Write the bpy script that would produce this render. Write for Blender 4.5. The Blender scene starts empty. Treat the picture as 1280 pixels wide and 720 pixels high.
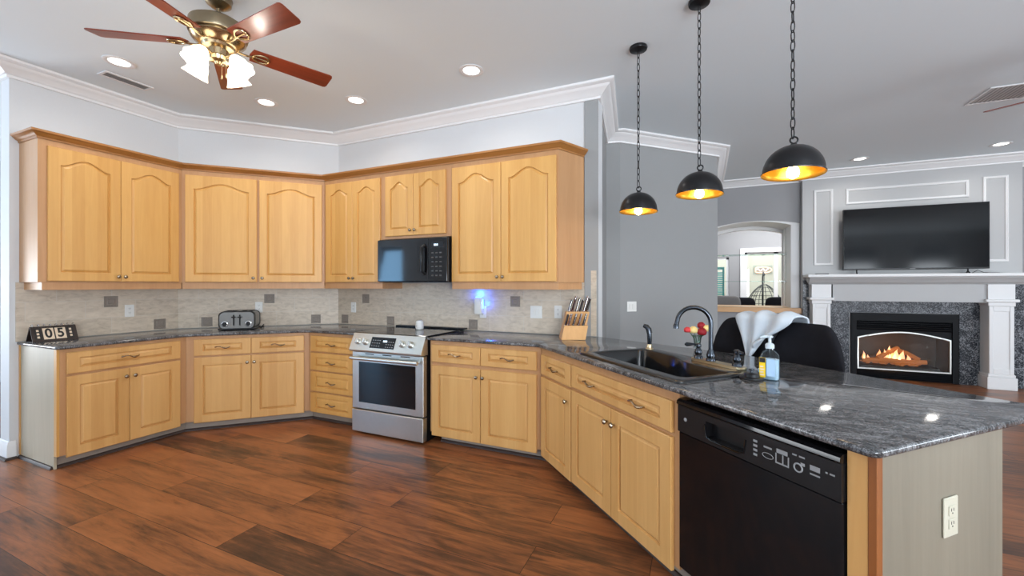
import bpy, bmesh, math, random
from math import sin, cos, pi, radians, sqrt, hypot
from mathutils import Matrix, Vector

S = bpy.context.scene
COL = S.collection
random.seed(7)
R2 = sqrt(2)

# ------------------------------------------------------------------ camera
cam_d = bpy.data.cameras.new('camera')
cam_d.sensor_width = 36.0
cam_d.lens = 521.5 / 1280 * 36
cam_d.shift_y = -3.83 / 1280
cam_d.clip_start = .02
cam = bpy.data.objects.new('camera', cam_d)
cam.location = (4.7645, -3.6368, 1.3645)
cam.rotation_euler = (pi / 2, 0, radians(23.934))
COL.objects.link(cam)
S.camera = cam

# ------------------------------------------------------------------ exposure, world
S.view_settings.view_transform = 'Standard'
S.view_settings.look = 'None'
S.view_settings.gamma = 1
S.view_settings.use_curve_mapping = False
S.view_settings.exposure = -0.47
S.cycles.use_denoising = True
S.cycles.max_bounces = 8
S.cycles.diffuse_bounces = 5
S.cycles.glossy_bounces = 4
S.cycles.sample_clamp_indirect = 4
W = bpy.data.worlds.new('world'); S.world = W
W.use_nodes = True
_bg = W.node_tree.nodes['Background']
_bg.inputs[0].default_value = (.62, .8, 1, 1)
_bg.inputs[1].default_value = 1.3

def area_light(name, loc, aim, sx, sy, power, col=(1, 1, 1), spread=180, shape='RECTANGLE'):
    d = bpy.data.lights.new(name, 'AREA'); d.shape = shape
    d.size = sx; d.size_y = sy; d.energy = power; d.color = col; d.spread = radians(spread)
    o = bpy.data.objects.new(name, d); COL.objects.link(o); o.location = loc
    o.rotation_euler = (Vector(aim) - Vector(loc)).to_track_quat('-Z', 'Y').to_euler()
    return o
def point_light(name, loc, power, col=(1, .75, .45), r=.03, parent=None):
    d = bpy.data.lights.new(name, 'POINT'); d.energy = power; d.color = col; d.shadow_soft_size = r
    o = bpy.data.objects.new(name, d); COL.objects.link(o); o.location = loc
    if parent: o.parent = parent
    return o

DAY = (.86, .93, 1)
# daylight through the sliding doors on the left and the windows of the back wall; the panels
# are tilted upwards to brighten the ceiling
area_light('window_daylight', (-4.1, -4.4, 1.2), (0, -3.4, 8), 2.2, 2.4, 290, (.92, .96, 1))
area_light('window_daylight', (-3.1, -6.42, 1.3), (-3.1, 0, 3.4), .85, 2.2, 110, (.3, .62, 1))
area_light('window_daylight', (2.6, -6.4, 1.5), (2.0, 0, 9), 3.2, 2.0, 60, DAY)
area_light('window_daylight', (7.7, -6.4, 1.5), (5.0, 0, 10), 2.0, 2.2, 560, DAY)
area_light('window_daylight', (13.1, -1.0, 1.3), (6, -1.6, 8), 3.6, 2.2, 340, DAY)  # added fill from the right, through an invented opening
area_light('window_daylight', (9.9, -6.4, 1.5), (9.6, 0, 11), 1.1, 2.2, 190, DAY)
area_light('window_daylight', (11.8, -6.4, 1.5), (11, 0, 11), 1.1, 2.2, 190, DAY)
area_light('lanai_daylight', (6.0, 8.9, 3.2), (6.0, 8.9, 0), 4.0, 2.4, 170, (.95, .98, 1))
area_light('back_room_daylight', (6.6, 6.1, 2.95), (6.6, 6.1, 0), 2.4, 1.0, 130, (.96, .98, 1))  # unseen fill panel added under the back room ceiling

# ------------------------------------------------------------------ materials
def lin(c):
    c /= 255
    return c / 12.92 if c <= .04045 else ((c + .055) / 1.055) ** 2.4
def rgb(r, g, b): return (lin(r), lin(g), lin(b), 1)

class NT:
    def __init__(s, name):
        s.m = bpy.data.materials.new(name); s.m.use_nodes = True
        s.t = s.m.node_tree; s.b = s.t.nodes['Principled BSDF']
    def n(s, kind, **kw):
        n = s.t.nodes.new(kind)
        for k, v in kw.items(): setattr(n, k, v)
        return n
    def l(s, a, b): s.t.links.new(a, b)
    def coord(s, scale=(1, 1, 1), kind='Object', rot=(0, 0, 0)):
        tc = s.n('ShaderNodeTexCoord'); mp = s.n('ShaderNodeMapping')
        mp.inputs['Scale'].default_value = scale; mp.inputs['Rotation'].default_value = rot
        s.l(tc.outputs[kind], mp.inputs['Vector']); return mp.outputs['Vector']
    def noise(s, vec, scale, detail=4, rough=.55, dist=0):
        n = s.n('ShaderNodeTexNoise'); n.inputs['Scale'].default_value = scale
        n.inputs['Detail'].default_value = detail; n.inputs['Roughness'].default_value = rough
        n.inputs['Distortion'].default_value = dist
        s.l(vec, n.inputs['Vector']); return n.outputs['Fac']
    def ramp(s, fac, stops):
        r = s.n('ShaderNodeValToRGB'); e = r.color_ramp.elements
        while len(e) > len(stops): e.remove(e[-1])
        while len(e) < len(stops): e.new(.5)
        for x, (p, c) in zip(e, stops): x.position = p; x.color = c if len(c) == 4 else (*c, 1)
        s.l(fac, r.inputs[0]); return r.outputs[0]
    def mix(s, fac, a, b, mode='MIX'):
        m = s.n('ShaderNodeMix', data_type='RGBA', blend_type=mode)
        for i, v in ((0, fac), (6, a), (7, b)):
            if hasattr(v, 'links'): s.l(v, m.inputs[i])
            else: m.inputs[i].default_value = v
        return m.outputs[2]
    def math(s, op, a, b=0.0):
        m = s.n('ShaderNodeMath', operation=op)
        for i, v in ((0, a), (1, b)):
            if hasattr(v, 'links'): s.l(v, m.inputs[i])
            else: m.inputs[i].default_value = v
        return m.outputs[0]
    def bump(s, h, strength=.2, dist=.002):
        b = s.n('ShaderNodeBump'); b.inputs['Strength'].default_value = strength
        b.inputs['Distance'].default_value = dist
        s.l(h, b.inputs['Height']); s.l(b.outputs[0], s.b.inputs['Normal'])
    def set(s, col=None, rough=None, metal=None, spec=None, emit=None, es=0, trans=None, ior=None, coat=None, alpha=None):
        I = s.b.inputs
        if col is not None:
            if hasattr(col, 'links'): s.l(col, I['Base Color'])
            else: I['Base Color'].default_value = col
        if rough is not None:
            if hasattr(rough, 'links'): s.l(rough, I['Roughness'])
            else: I['Roughness'].default_value = rough
        if metal is not None: I['Metallic'].default_value = metal
        if spec is not None: I['Specular IOR Level'].default_value = spec
        if emit is not None:
            if hasattr(emit, 'links'): s.l(emit, I['Emission Color'])
            else: I['Emission Color'].default_value = emit
            I['Emission Strength'].default_value = es
        if trans is not None: I['Transmission Weight'].default_value = trans
        if ior is not None: I['IOR'].default_value = ior
        if coat is not None: I['Coat Weight'].default_value = coat
        if alpha is not None: I['Alpha'].default_value = alpha
        return s.m

def flat(name, c, rough=.5, metal=0, var=.06, scale=40, bump=0, **kw):
    """a plain surface with a faint mottling"""
    t = NT(name); v = t.coord()
    f = t.noise(v, scale, 3)
    a = tuple(min(1, x * (1 - var)) for x in c[:3]) + (1,); b = tuple(min(1, x * (1 + var)) for x in c[:3]) + (1,)
    col = t.mix(f, a, b)
    if bump: t.bump(f, bump, .002)
    return t.set(col, rough, metal, **kw)

def wood(name, c_dark, c_light, rough=.35, axis='Z', strips=True, coat=0.0):
    t = NT(name)
    sc = {'Z': (1, 1, .06), 'X': (.06, 1, 1), 'Y': (1, .06, 1)}[axis]
    v = t.coord(sc)
    f = t.noise(v, 38, 5, .6, .6); g = t.noise(t.coord(tuple(x * .5 for x in sc)), 9, 2)
    k = t.math('ADD', t.math('MULTIPLY', f, .45), t.math('MULTIPLY', g, .55))
    if strips:
        tc = t.n('ShaderNodeTexCoord'); sp = t.n('ShaderNodeSeparateXYZ'); t.l(tc.outputs['Object'], sp.inputs[0])
        w = t.n('ShaderNodeTexWhiteNoise', noise_dimensions='1D')
        t.l(t.math('FLOOR', t.math('MULTIPLY', sp.outputs['X'], 13.0)), w.inputs['W'])
        k = t.math('ADD', t.math('MULTIPLY', k, .8), t.math('MULTIPLY', w.outputs['Value'], .2))
    col = t.ramp(k, [(.28, c_dark), (.72, c_light)])
    t.bump(f, .05, .001)
    return t.set(col, rough, coat=coat)

M = {}
M['maple'] = wood('honey_maple', rgb(196, 144, 76), rgb(220, 172, 102), .38)
M['maple_low'] = wood('pale_honey_maple', rgb(196, 146, 84), rgb(218, 172, 110), .38)
M['maple_trim'] = wood('maple_frame', rgb(174, 128, 84), rgb(196, 150, 106), .4, strips=False)
M['maple_crown'] = wood('darker_maple_moulding', rgb(146, 96, 44), rgb(176, 120, 62), .4, 'X', strips=False)
M['maple_panel'] = wood('pale_maple_veneer', rgb(166, 154, 132), rgb(186, 174, 152), .42, strips=False)  # maple with the daylight falling on it mixed into the colour
M['maple_end'] = wood('washed_maple_veneer', rgb(114, 107, 93), rgb(134, 126, 110), .42, strips=False)  # same daylit maple, darkened to offset the strong light on this end
M['oak_edge'] = wood('bare_oak_edge', rgb(112, 62, 22), rgb(158, 94, 42), .5, strips=False)
M['knife_wood'] = wood('knife_block_beech', rgb(196, 142, 82), rgb(222, 172, 112), .5, strips=False)
M['bar_wood'] = wood('bar_top_maple', rgb(190, 140, 90), rgb(214, 168, 118), .4, 'X', strips=False)
M['toe'] = flat('grey_toe_kick', rgb(150, 138, 126), .6)
M['quarter'] = flat('dark_shoe_moulding', rgb(52, 34, 26), .5)
M['nickel'] = flat('brushed_nickel', rgb(158, 145, 126), .26, 1.0, .05, 60)
M['wall_kitchen'] = flat('light_grey_wall_paint', rgb(212, 214, 216), .6, 0, .02, 90, .35)
M['wall_living'] = flat('mid_grey_wall_paint', rgb(146, 147, 147), .62, 0, .02, 90, .2)
M['wall_dark'] = flat('deeper_grey_wall_paint', rgb(150, 150, 152), .62, 0, .02, 90, .2)
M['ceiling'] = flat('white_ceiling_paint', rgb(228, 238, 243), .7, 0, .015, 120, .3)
M['trim'] = flat('white_trim_paint', rgb(232, 232, 232), .4, 0, .01)
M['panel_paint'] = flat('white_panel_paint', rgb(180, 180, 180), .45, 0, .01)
M['white_plastic'] = flat('white_plastic', rgb(226, 226, 222), .35, 0, .01)
M['almond'] = flat('almond_plastic', rgb(196, 192, 174), .35, 0, .01)
M['black_gloss'] = flat('gloss_black', (.005, .005, .006, 1), .06, 0, .1, spec=.35)
M['screen'] = flat('dark_television_screen', (.004, .004, .005, 1), .09, 0, .1, spec=.22)
M['black_satin'] = flat('satin_black', (.008, .008, .009, 1), .3, 0, .1, spec=.3)
M['black_matte'] = flat('matte_black', (.015, .015, .015, 1), .6, 0, .1)
M['fire_black'] = flat('fireplace_black_metal', (.006, .0065, .008, 1), .5, 0, .1, spec=.14)
M['sink_black'] = flat('matte_black_composite', (.0045, .005, .006, 1), .22, 0, .1)
M['toaster_steel'] = flat('toaster_steel', rgb(118, 117, 114), .3, 1.0, .05, 30)
M['dark_hole'] = flat('dark_recess', (.004, .004, .004, 1), .8, 0, .1)
M['steel'] = flat('stainless_steel', rgb(212, 214, 209), .33, 1.0, .05, 30)
M['chrome'] = flat('polished_chrome', rgb(210, 210, 210), .1, 1.0, .02)
M['gunmetal'] = flat('dark_bronze_faucet_metal', rgb(70, 74, 80), .22, 1.0, .1)
M['brassplate'] = flat('satin_brass_plate', rgb(205, 186, 150), .3, 1.0, .05)
M['brass'] = flat('antique_brass', rgb(190, 168, 132), .24, 1.0, .08)
M['fan_dark'] = flat('aged_dark_brass', rgb(150, 136, 112), .3, 1.0, .1)
M['fan_wood'] = wood('cherry_fan_blade', rgb(96, 34, 18), rgb(140, 58, 34), .3, 'X', strips=False)
M['pend_black'] = flat('pendant_black_metal', (.018, .018, .020, 1), .32, .6, .3, 20)
M['pend_gold'] = flat('pendant_gold_lining', rgb(226, 176, 70), .3, .9, .1, 20)
M['accent'] = flat('taupe_stone_inset', rgb(132, 122, 112), .5, 0, .25, 90, .3)
M['black_leather'] = flat('black_upholstery', (.009, .009, .012, 1), .8, 0, .25, 30, .3, spec=.12)
M['grey_cloth'] = flat('grey_upholstery', rgb(110, 108, 108), .85, 0, .15, 60, .3)
M['towel'] = flat('pale_blue_grey_terry', rgb(196, 206, 216), .9, 0, .08, 300, .8)
M['towel_beige'] = flat('pale_beige_terry', rgb(208, 200, 190), .9, 0, .08, 300, .8)
M['blue_sponge'] = flat('light_blue_sponge', rgb(120, 190, 220), .9, 0, .1, 200, .6)
M['cream_stucco'] = flat('cream_stucco', rgb(240, 230, 206), .8, 0, .04, 40, .2)
M['teal'] = flat('teal_shutter_paint', rgb(90, 178, 170), .6)
M['tile_pav'] = flat('lanai_paving', rgb(190, 184, 172), .6, 0, .08, 8)
M['log'] = wood('charred_log', (.02, .014, .01, 1), (.16, .09, .05, 1), .8, 'X', strips=False)
M['ember_log'] = wood('glowing_log', (.10, .03, .012, 1), (.4, .16, .05, 1), .8, 'X', strips=False)
_b = M['ember_log'].node_tree.nodes['Principled BSDF'].inputs
_b['Emission Color'].default_value = (1, .30, .06, 1); _b['Emission Strength'].default_value = .28
M['ember_brick'] = flat('firebox_lining', rgb(84, 66, 52), .85, 0, .3, 14, .4)
M['stem'] = flat('green_stem', rgb(48, 92, 44), .6, 0, .2)
M['rose_red'] = flat('red_petals', rgb(146, 12, 26), .6, 0, .2)
M['rose_cream'] = flat('cream_petals', rgb(238, 212, 140), .6, 0, .1)
M['rose_pink'] = flat('coral_petals', rgb(206, 60, 62), .6, 0, .1)
M['paper'] = flat('cream_card', rgb(226, 206, 180), .7, 0, .03)
M['ink'] = flat('black_ink', (.012, .01, .01, 1), .6)
M['umber'] = flat('dark_brown_board', rgb(40, 28, 24), .5)
M['yellow_label'] = flat('yellow_label', rgb(236, 196, 20), .5)
M['blue_label'] = flat('blue_label', rgb(170, 198, 226), .5)
M['grey_label'] = flat('grey_print', rgb(140, 142, 144), .5)
M['handle_red'] = flat('reddish_knife_handle', rgb(92, 44, 34), .35)
M['handle_dark'] = flat('dark_knife_handle', rgb(40, 26, 24), .35)

def emis(name, c, s):
    t = NT(name); return t.set((.8, .8, .8, 1), .5, emit=c, es=s)
M['lamp'] = emis('recessed_lamp_glow', (1, .97, .92, 1), 6)
M['bulb'] = emis('filament_bulb_glow', (1, .72, .32, 1), 40)
M['fan_glass'] = emis('lit_frosted_glass', (1, .88, .66, 1), 5)
M['flame'] = emis('gas_flame', (1, .36, .06, 1), 1.7)
M['flame_core'] = emis('gas_flame_core', (1, .72, .3, 1), 2.6)
M['led'] = emis('display_digits', (.55, .8, 1, 1), 1.6)
M['blue_glow'] = emis('blue_night_light_glow', (.03, .16, 1, 1), 5)
M['neon'] = emis('orange_neon_tube', (1, .36, .16, 1), 3.5)
M['neon_blue'] = emis('pink_neon_tube', (1, .55, .7, 1), 3)

def glass(name, c=(1, 1, 1, 1), rough=0.0, ior=1.45, thin=False):
    t = NT(name)
    if thin:
        gl = t.n('ShaderNodeBsdfGlossy'); gl.inputs['Roughness'].default_value = .03
        tr = t.n('ShaderNodeBsdfTransparent'); tr.inputs[0].default_value = c
        mx = t.n('ShaderNodeMixShader'); lw = t.n('ShaderNodeLayerWeight'); lw.inputs[0].default_value = .25
        t.l(t.math('ADD', t.math('MULTIPLY', lw.outputs['Fresnel'], .6), .03), mx.inputs[0])
        t.l(tr.outputs[0], mx.inputs[1]); t.l(gl.outputs[0], mx.inputs[2])
        t.l(mx.outputs[0], t.t.nodes['Material Output'].inputs[0]); return t.m
    return t.set(c, rough, trans=1, ior=ior)
M['glass'] = glass('clear_glass', (.93, .97, .97, 1), thin=True)
M['glass_shelf'] = glass('green_edged_glass', (.80, .90, .87, 1), thin=True)
M['bottle'] = glass('clear_plastic_bottle', (.80, .88, .93, 1), thin=True)
M['fire_glass'] = glass('smoked_fire_glass', (.85, .83, .8, 1), thin=True)

def granite(name, base, fleck, light, amt, rot=0.0, rough=.07, fs=190, w1=.55, w2=.3, st=3.2):
    t = NT(name); v = t.coord((1, st, 1), rot=(0, 0, rot)); u = t.coord((1, 1, 1))
    f1 = t.noise(v, 44, 6, .8, .8); f2 = t.noise(u, fs, 3, .7); f3 = t.noise(v, 7, 3, .6, .5)
    k = t.math('ADD', t.math('ADD', t.math('MULTIPLY', f1, w1), t.math('MULTIPLY', f2, w2)), t.math('MULTIPLY', f3, .25))
    col = t.ramp(k, [(.44, base), (.54, fleck), (amt, light)])
    return t.set(col, rough, spec=.5 if rough < .2 else .25)
M['granite'] = granite('steel_grey_granite', (.012, .012, .013, 1), (.065, .065, .067, 1), (.30, .30, .31, 1), .66, radians(25))
M['granite_fire'] = granite('blue_black_granite', (.007, .009, .014, 1), (.03, .034, .042, 1), (.26, .27, .29, 1), .63, 0, .25, 75, .25, .6, 1.0)

def floor_mat():
    t = NT('red_brown_plank_floor')
    v = t.coord()
    br = t.n('ShaderNodeTexBrick'); br.offset = .37; br.squash = 1
    t.l(v, br.inputs['Vector'])
    for k, x in (('Scale', 1), ('Brick Width', 1.52), ('Row Height', .228), ('Mortar Size', .0016), ('Mortar Smooth', .2), ('Bias', 0)): br.inputs[k].default_value = x
    br.inputs['Color1'].default_value = (0, 0, 0, 1); br.inputs['Color2'].default_value = (1, 1, 1, 1); br.inputs['Mortar'].default_value = (.5, .5, .5, 1)
    # shift the grain per plank
    sp = t.n('ShaderNodeSeparateXYZ'); t.l(v, sp.inputs[0])
    off = t.math('MULTIPLY', br.outputs['Color'], 37.0)
    cb = t.n('ShaderNodeCombineXYZ'); t.l(t.math('MULTIPLY', sp.outputs['X'], .07), cb.inputs[0]); t.l(sp.outputs['Y'], cb.inputs[1]); t.l(off, cb.inputs[2])
    grain = t.noise(cb.outputs[0], 34, 8, .7, .9)
    cb2 = t.n('ShaderNodeCombineXYZ'); t.l(t.math('MULTIPLY', sp.outputs['X'], .24), cb2.inputs[0]); t.l(sp.outputs['Y'], cb2.inputs[1]); t.l(off, cb2.inputs[2])
    blotch = t.noise(cb2.outputs[0], 6.5, 5, .65, .7)
    k = t.math('ADD', t.math('ADD', t.math('MULTIPLY', grain, .42), t.math('MULTIPLY', blotch, .50)), t.math('MULTIPLY', br.outputs['Color'], .17))
    col = t.ramp(k, [(.36, rgb(54, 36, 27)), (.46, rgb(92, 58, 38)), (.58, rgb(144, 87, 51)), (.78, rgb(176, 110, 66))])
    col = t.mix(br.outputs['Fac'], col, rgb(38, 22, 16))
    t.bump(t.math('SUBTRACT', t.math('MULTIPLY', grain, .3), br.outputs['Fac']), .25, .0015)
    return t.set(col, t.math('ADD', t.math('MULTIPLY', grain, .15), .26), spec=.4)
M['floor'] = floor_mat()

def tile_mat():
    t = NT('beige_travertine_tile'); v = t.coord()
    tc = t.n('ShaderNodeTexCoord'); sp = t.n('ShaderNodeSeparateXYZ'); t.l(tc.outputs['Object'], sp.inputs[0])
    cb = t.n('ShaderNodeCombineXYZ'); t.l(sp.outputs['X'], cb.inputs[0]); t.l(t.math('SUBTRACT', sp.outputs['Z'], .914), cb.inputs[1])
    br = t.n('ShaderNodeTexBrick'); br.offset = .5; t.l(cb.outputs[0], br.inputs['Vector'])
    for k, x in (('Scale', 1), ('Brick Width', .36), ('Row Height', .155), ('Mortar Size', .002), ('Mortar Smooth', .1), ('Bias', 0)): br.inputs[k].default_value = x
    br.inputs['Color1'].default_value = (0, 0, 0, 1); br.inputs['Color2'].default_value = (1, 1, 1, 1); br.inputs['Mortar'].default_value = (.5, .5, .5, 1)
    n = t.noise(t.coord((1, 1, 2.4)), 13, 6, .65, .6)
    k = t.math('ADD', t.math('MULTIPLY', n, .86), t.math('MULTIPLY', br.outputs['Color'], .12))
    col = t.ramp(k, [(.3, rgb(180, 166, 148)), (.5, rgb(203, 189, 170)), (.75, rgb(217, 204, 186))])
    col = t.mix(br.outputs['Fac'], col, rgb(204, 196, 184))
    t.bump(n, .1, .002)
    return t.set(col, .42)
M['tile'] = tile_mat()

# ------------------------------------------------------------------ mesh helpers
class MB:
    """collects shapes, then links them as ONE mesh object"""
    def __init__(s): s.bm = bmesh.new(); s.M = Matrix()
    def v(s, p): return s.bm.verts.new(s.M @ Vector(p))
    def f(s, vs):
        try: return s.bm.faces.new(vs)
        except ValueError: return None
    def box(s, x0, x1, y0, y1, z0, z1, bev=0, seg=1):
        vs = [s.v((x, y, z)) for x in (x0, x1) for y in (y0, y1) for z in (z0, z1)]
        fs = [s.f([vs[i] for i in q]) for q in ((0, 1, 3, 2), (4, 6, 7, 5), (0, 4, 5, 1), (2, 3, 7, 6), (0, 2, 6, 4), (1, 5, 7, 3))]
        if bev:
            es = {e for f in fs for e in f.edges}
            bmesh.ops.bevel(s.bm, geom=list(es), offset=bev, segments=seg, profile=.5, affect='EDGES', clamp_overlap=True)
        return s
    def prism(s, poly, z0, z1, bev=0, seg=1):
        a = [s.v((x, y, z0)) for x, y in poly]; b = [s.v((x, y, z1)) for x, y in poly]
        fs = [s.f(a[::-1]), s.f(b)]
        for i in range(len(poly)):
            j = (i + 1) % len(poly); fs.append(s.f([a[i], a[j], b[j], b[i]]))
        if bev:
            es = {e for f in fs if f for e in f.edges}
            bmesh.ops.bevel(s.bm, geom=list(es), offset=bev, segments=seg, profile=.5, affect='EDGES', clamp_overlap=True)
        return s
    def loft(s, loops, cap0=True, cap1=True, closed=True):
        """bridge loops with the same number of points"""
        L = [[s.v(p) for p in lp] for lp in loops]; n = len(L[0])
        for a, b in zip(L, L[1:]):
            for i in range(n if closed else n - 1):
                j = (i + 1) % n; s.f([a[i], a[j], b[j], b[i]])
        if cap0: s.f(L[0][::-1])
        if cap1: s.f(L[-1])
        return s
    def lathe(s, prof, n=24, c=(0, 0, 0), axis='Z', cap=True):
        """prof: (radius, height) pairs turned about an axis through c"""
        def P(r, h, a):
            x, y = r * cos(a), r * sin(a)
            q = {'Z': (x, y, h), 'Y': (x, h, y), 'X': (h, x, y)}[axis]
            return tuple(q[i] + c[i] for i in range(3))
        loops = [[P(max(r, 1e-5), h, 2 * pi * i / n) for i in range(n)] for r, h in prof]
        return s.loft(loops, cap, cap)
    def tube(s, pts, r, n=8, closed=False, flat=1.0):
        P = [Vector(p) for p in pts]; m = len(P)
        rr = r if isinstance(r, (list, tuple)) else [r] * m
        up = None; loops = []
        for i in range(m):
            if closed: t = P[(i + 1) % m] - P[i - 1]
            else: t = P[min(i + 1, m - 1)] - P[max(i - 1, 0)]
            t.normalize()
            if up is None:
                up = Vector((0, 0, 1)) if abs(t.z) < .9 else Vector((1, 0, 0))
            up = (up - t * up.dot(t)).normalized(); sd = t.cross(up)
            loops.append([P[i] + (up * cos(2 * pi * k / n) * flat + sd * sin(2 * pi * k / n)) * rr[i] for k in range(n)])
        if closed: loops.append(loops[0]); return s.loft(loops, False, False)
        return s.loft(loops)
    def sweep(s, prof, path, closed_prof=True, cap=True):
        """profile of (out, up) swept along an xy path with mitred corners; out is to the right of the path"""
        n = len(path); loops = []
        for i in range(n):
            ns = []
            for a, b in ((i - 1, i), (i, i + 1)):
                if a >= 0 and b < n:
                    dx, dy = path[b][0] - path[a][0], path[b][1] - path[a][1]; l = hypot(dx, dy)
                    ns.append((dy / l, -dx / l))
            if len(ns) == 1: m = ns[0]
            else:
                mx, my = ns[0][0] + ns[1][0], ns[0][1] + ns[1][1]; k = 2 / (mx * mx + my * my); m = (mx * k, my * k)
            loops.append([(path[i][0] + m[0] * o, path[i][1] + m[1] * o, u) for o, u in prof])
        return s.loft(loops, cap, cap, closed_prof)
    def sphere(s, c, r, n=12, m=8, sc=(1, 1, 1)):
        loops = []
        for j in range(m + 1):
            t = pi * j / m; q = max(sin(t), 1e-4)
            loops.append([(c[0] + r * q * cos(2 * pi * i / n) * sc[0], c[1] + r * q * sin(2 * pi * i / n) * sc[1], c[2] - r * cos(t) * sc[2]) for i in range(n)])
        return s.loft(loops)
    def rbox(s, c, half, r=.5, n=4):
        """a soft cushion box: rounded superellipsoid"""
        N, Mm = 32, 16; loops = []
        def sp(x, e): return math.copysign(abs(x) ** e, x)
        for j in range(Mm + 1):
            t = -pi / 2 + pi * j / Mm
            loops.append([(c[0] + half[0] * sp(cos(t), r) * sp(cos(2 * pi * i / N), r), c[1] + half[1] * sp(cos(t), r) * sp(sin(2 * pi * i / N), r), c[2] + half[2] * sp(sin(t), r)) for i in range(N)])
        for lp in (0, -1): loops[lp] = [(c[0] + (p[0] - c[0]) * 1 + 1e-5 * cos(i), c[1] + (p[1] - c[1]) + 1e-5 * sin(i), p[2]) for i, p in enumerate(loops[lp])]
        return s.loft(loops)
    def build(s, name, mat, parent=None, smooth=35, label=None):
        bmesh.ops.recalc_face_normals(s.bm, faces=s.bm.faces)
        me = bpy.data.meshes.new(name); s.bm.to_mesh(me); s.bm.free()
        me.materials.append(M[mat] if isinstance(mat, str) else mat)
        if smooth:
            me.polygons.foreach_set('use_smooth', [True] * len(me.polygons)); me.set_sharp_from_angle(angle=radians(smooth))
        o = bpy.data.objects.new(name, me); COL.objects.link(o)
        if parent: o.parent = parent
        if label: o['label'] = label
        return o

def text_mesh(name, body, size, mat, parent, loc, rot, ext=.0006, align='CENTER'):
    """lettering turned into a mesh"""
    cu = bpy.data.curves.new(name, 'FONT'); cu.body = body; cu.size = size; cu.extrude = ext
    cu.offset = size * .028; cu.align_x = align; cu.align_y = 'CENTER'
    t = bpy.data.objects.new(name, cu); COL.objects.link(t)
    dg = bpy.context.evaluated_depsgraph_get()
    me = bpy.data.meshes.new_from_object(t.evaluated_get(dg)); bpy.data.objects.remove(t)
    me.materials.clear(); me.materials.append(M[mat])
    o = bpy.data.objects.new(name, me); COL.objects.link(o)
    o.parent = parent; o.location = loc; o.rotation_euler = rot
    return o

def tag(o, label, cat, group=None):
    o['label'] = label; o['category'] = cat
    if group: o['group'] = group
    return o
def thing(name, label, cat, loc=(0, 0, 0), rz=0.0, group=None):
    o = bpy.data.objects.new(name, None); COL.objects.link(o); o.empty_display_size = .05
    o.location = loc; o.rotation_euler = (0, 0, radians(rz))
    return tag(o, label, cat, group)
def struct(o, label=None):
    o['kind'] = 'structure'
    if label: o['label'] = label
    return o
def kids(o): return [c for c in bpy.data.objects if c.parent == o]
def copy_tree(o, parent=None):
    c = o.copy(); COL.objects.link(c)
    if parent: c.parent = parent
    for k in kids(o): copy_tree(k, c)
    return c
def dirv(a): return (cos(radians(a)), sin(radians(a)))
def at(o, a, s, y=0, z=0):
    """world point at s along direction a from o and y to its left"""
    d = dirv(a); return (o[0] + d[0] * s - d[1] * y, o[1] + d[1] * s + d[0] * y, z)

# ------------------------------------------------------------------ the room
HC = 3.10                                   # ceiling height
CB = 2.985                                  # underside of the ceiling crown
K2 = (.9336, 0.0)                           # corner of the diagonal and the range wall
K1 = (K2[0] - 1.5389 / R2, -1.5389 / R2)    # corner of the left and the diagonal wall
AL = -2.25                                  # end of the left wall
W1, W2, W3, W4, W5 = (3.976, 0), (3.81, 1.18), (3.96, 1.215), (5.0, 2.25), (5.03, 4.25)
FY = 4.13                                   # face of the chimney breast
BX0, BX1 = 6.262, 8.69

def wallstrip(name, pts, t, mat, z1=HC, z0=0):
    """a wall along pts, the room to the right, thickness t to the left"""
    mb = MB(); mb.sweep([(0, z0), (0, z1), (-t, z1), (-t, z0)], pts); return struct(mb.build(name, mat, smooth=0))
mb = MB(); mb.box(-4.3, 13.3, -6.6, 11, -.12, 0); struct(mb.build('floor', 'floor', smooth=0))
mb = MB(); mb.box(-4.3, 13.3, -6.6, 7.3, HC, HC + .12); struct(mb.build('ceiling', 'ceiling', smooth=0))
wallstrip('wall_kitchen', [(K1[0], AL), K1, K2, W1], .16, 'wall_kitchen')
wallstrip('wall_passage', [W1, W2, W3, W4], .12, 'wall_living')
wallstrip('wall_niche_side', [(W4[0], W4[1] + .001), W5], .1, 'wall_living')
# chimney breast and the wall beyond it
mb = MB()
mb.box(BX0, BX1, FY, 4.95, 1.5, HC)
mb.box(BX0, 6.86, FY, 4.95, 0, 1.5); mb.box(8.05, BX1, FY, 4.95, 0, 1.5)
mb.box(6.86, 8.05, FY, 4.95, .955, 1.5); mb.box(6.86, 8.05, 4.6, 4.95, 0, .955)
struct(mb.build('wall_chimney_breast', 'panel_paint', smooth=0))
mb = MB(); mb.box(BX1 + .001, 13.2, 4.45, 4.6, 0, HC); struct(mb.build('wall_living_room', 'wall_dark', smooth=0))
# wall round the arched niche: an arch cut in a thick wall, and a thinner one behind
def arch_wall(name, mat, x0, x1, ox0, ox1, sill, spring, rise, y0, y1):
    mb = MB(); n = 24
    arc = [(ox0 + (ox1 - ox0) * i / n, spring + rise * sin(pi * i / n) ** .8) for i in range(n + 1)]
    # quads between the arch and the ceiling, then the two jambs and the sill
    top = [(x, HC) for x, z in arc]
    for yy, fl in ((y0, 0), (y1, 1)):
        A = [mb.v((x, yy, z)) for x, z in arc]; T = [mb.v((x, yy, z)) for x, z in top]
        for i in range(n): mb.f([A[i], A[i + 1], T[i + 1], T[i]])
        if yy == y0: A0 = A
    for i in range(n): mb.f([A0[i], A0[i + 1], A[i + 1], A[i]])
    if ox0 > x0: mb.box(x0, ox0, y0, y1, 0, HC)
    mb.box(ox1, x1, y0, y1, 0, HC); mb.box(ox0, ox1, y0, y1, 0, sill)
    o = mb.build(name, mat, smooth=30); return struct(o)
arch_wall('wall_niche', 'wall_dark', 5.031, BX0 - .001, 5.04, 6.25, .90, 2.345, .075, 4.251, 4.275)
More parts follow.
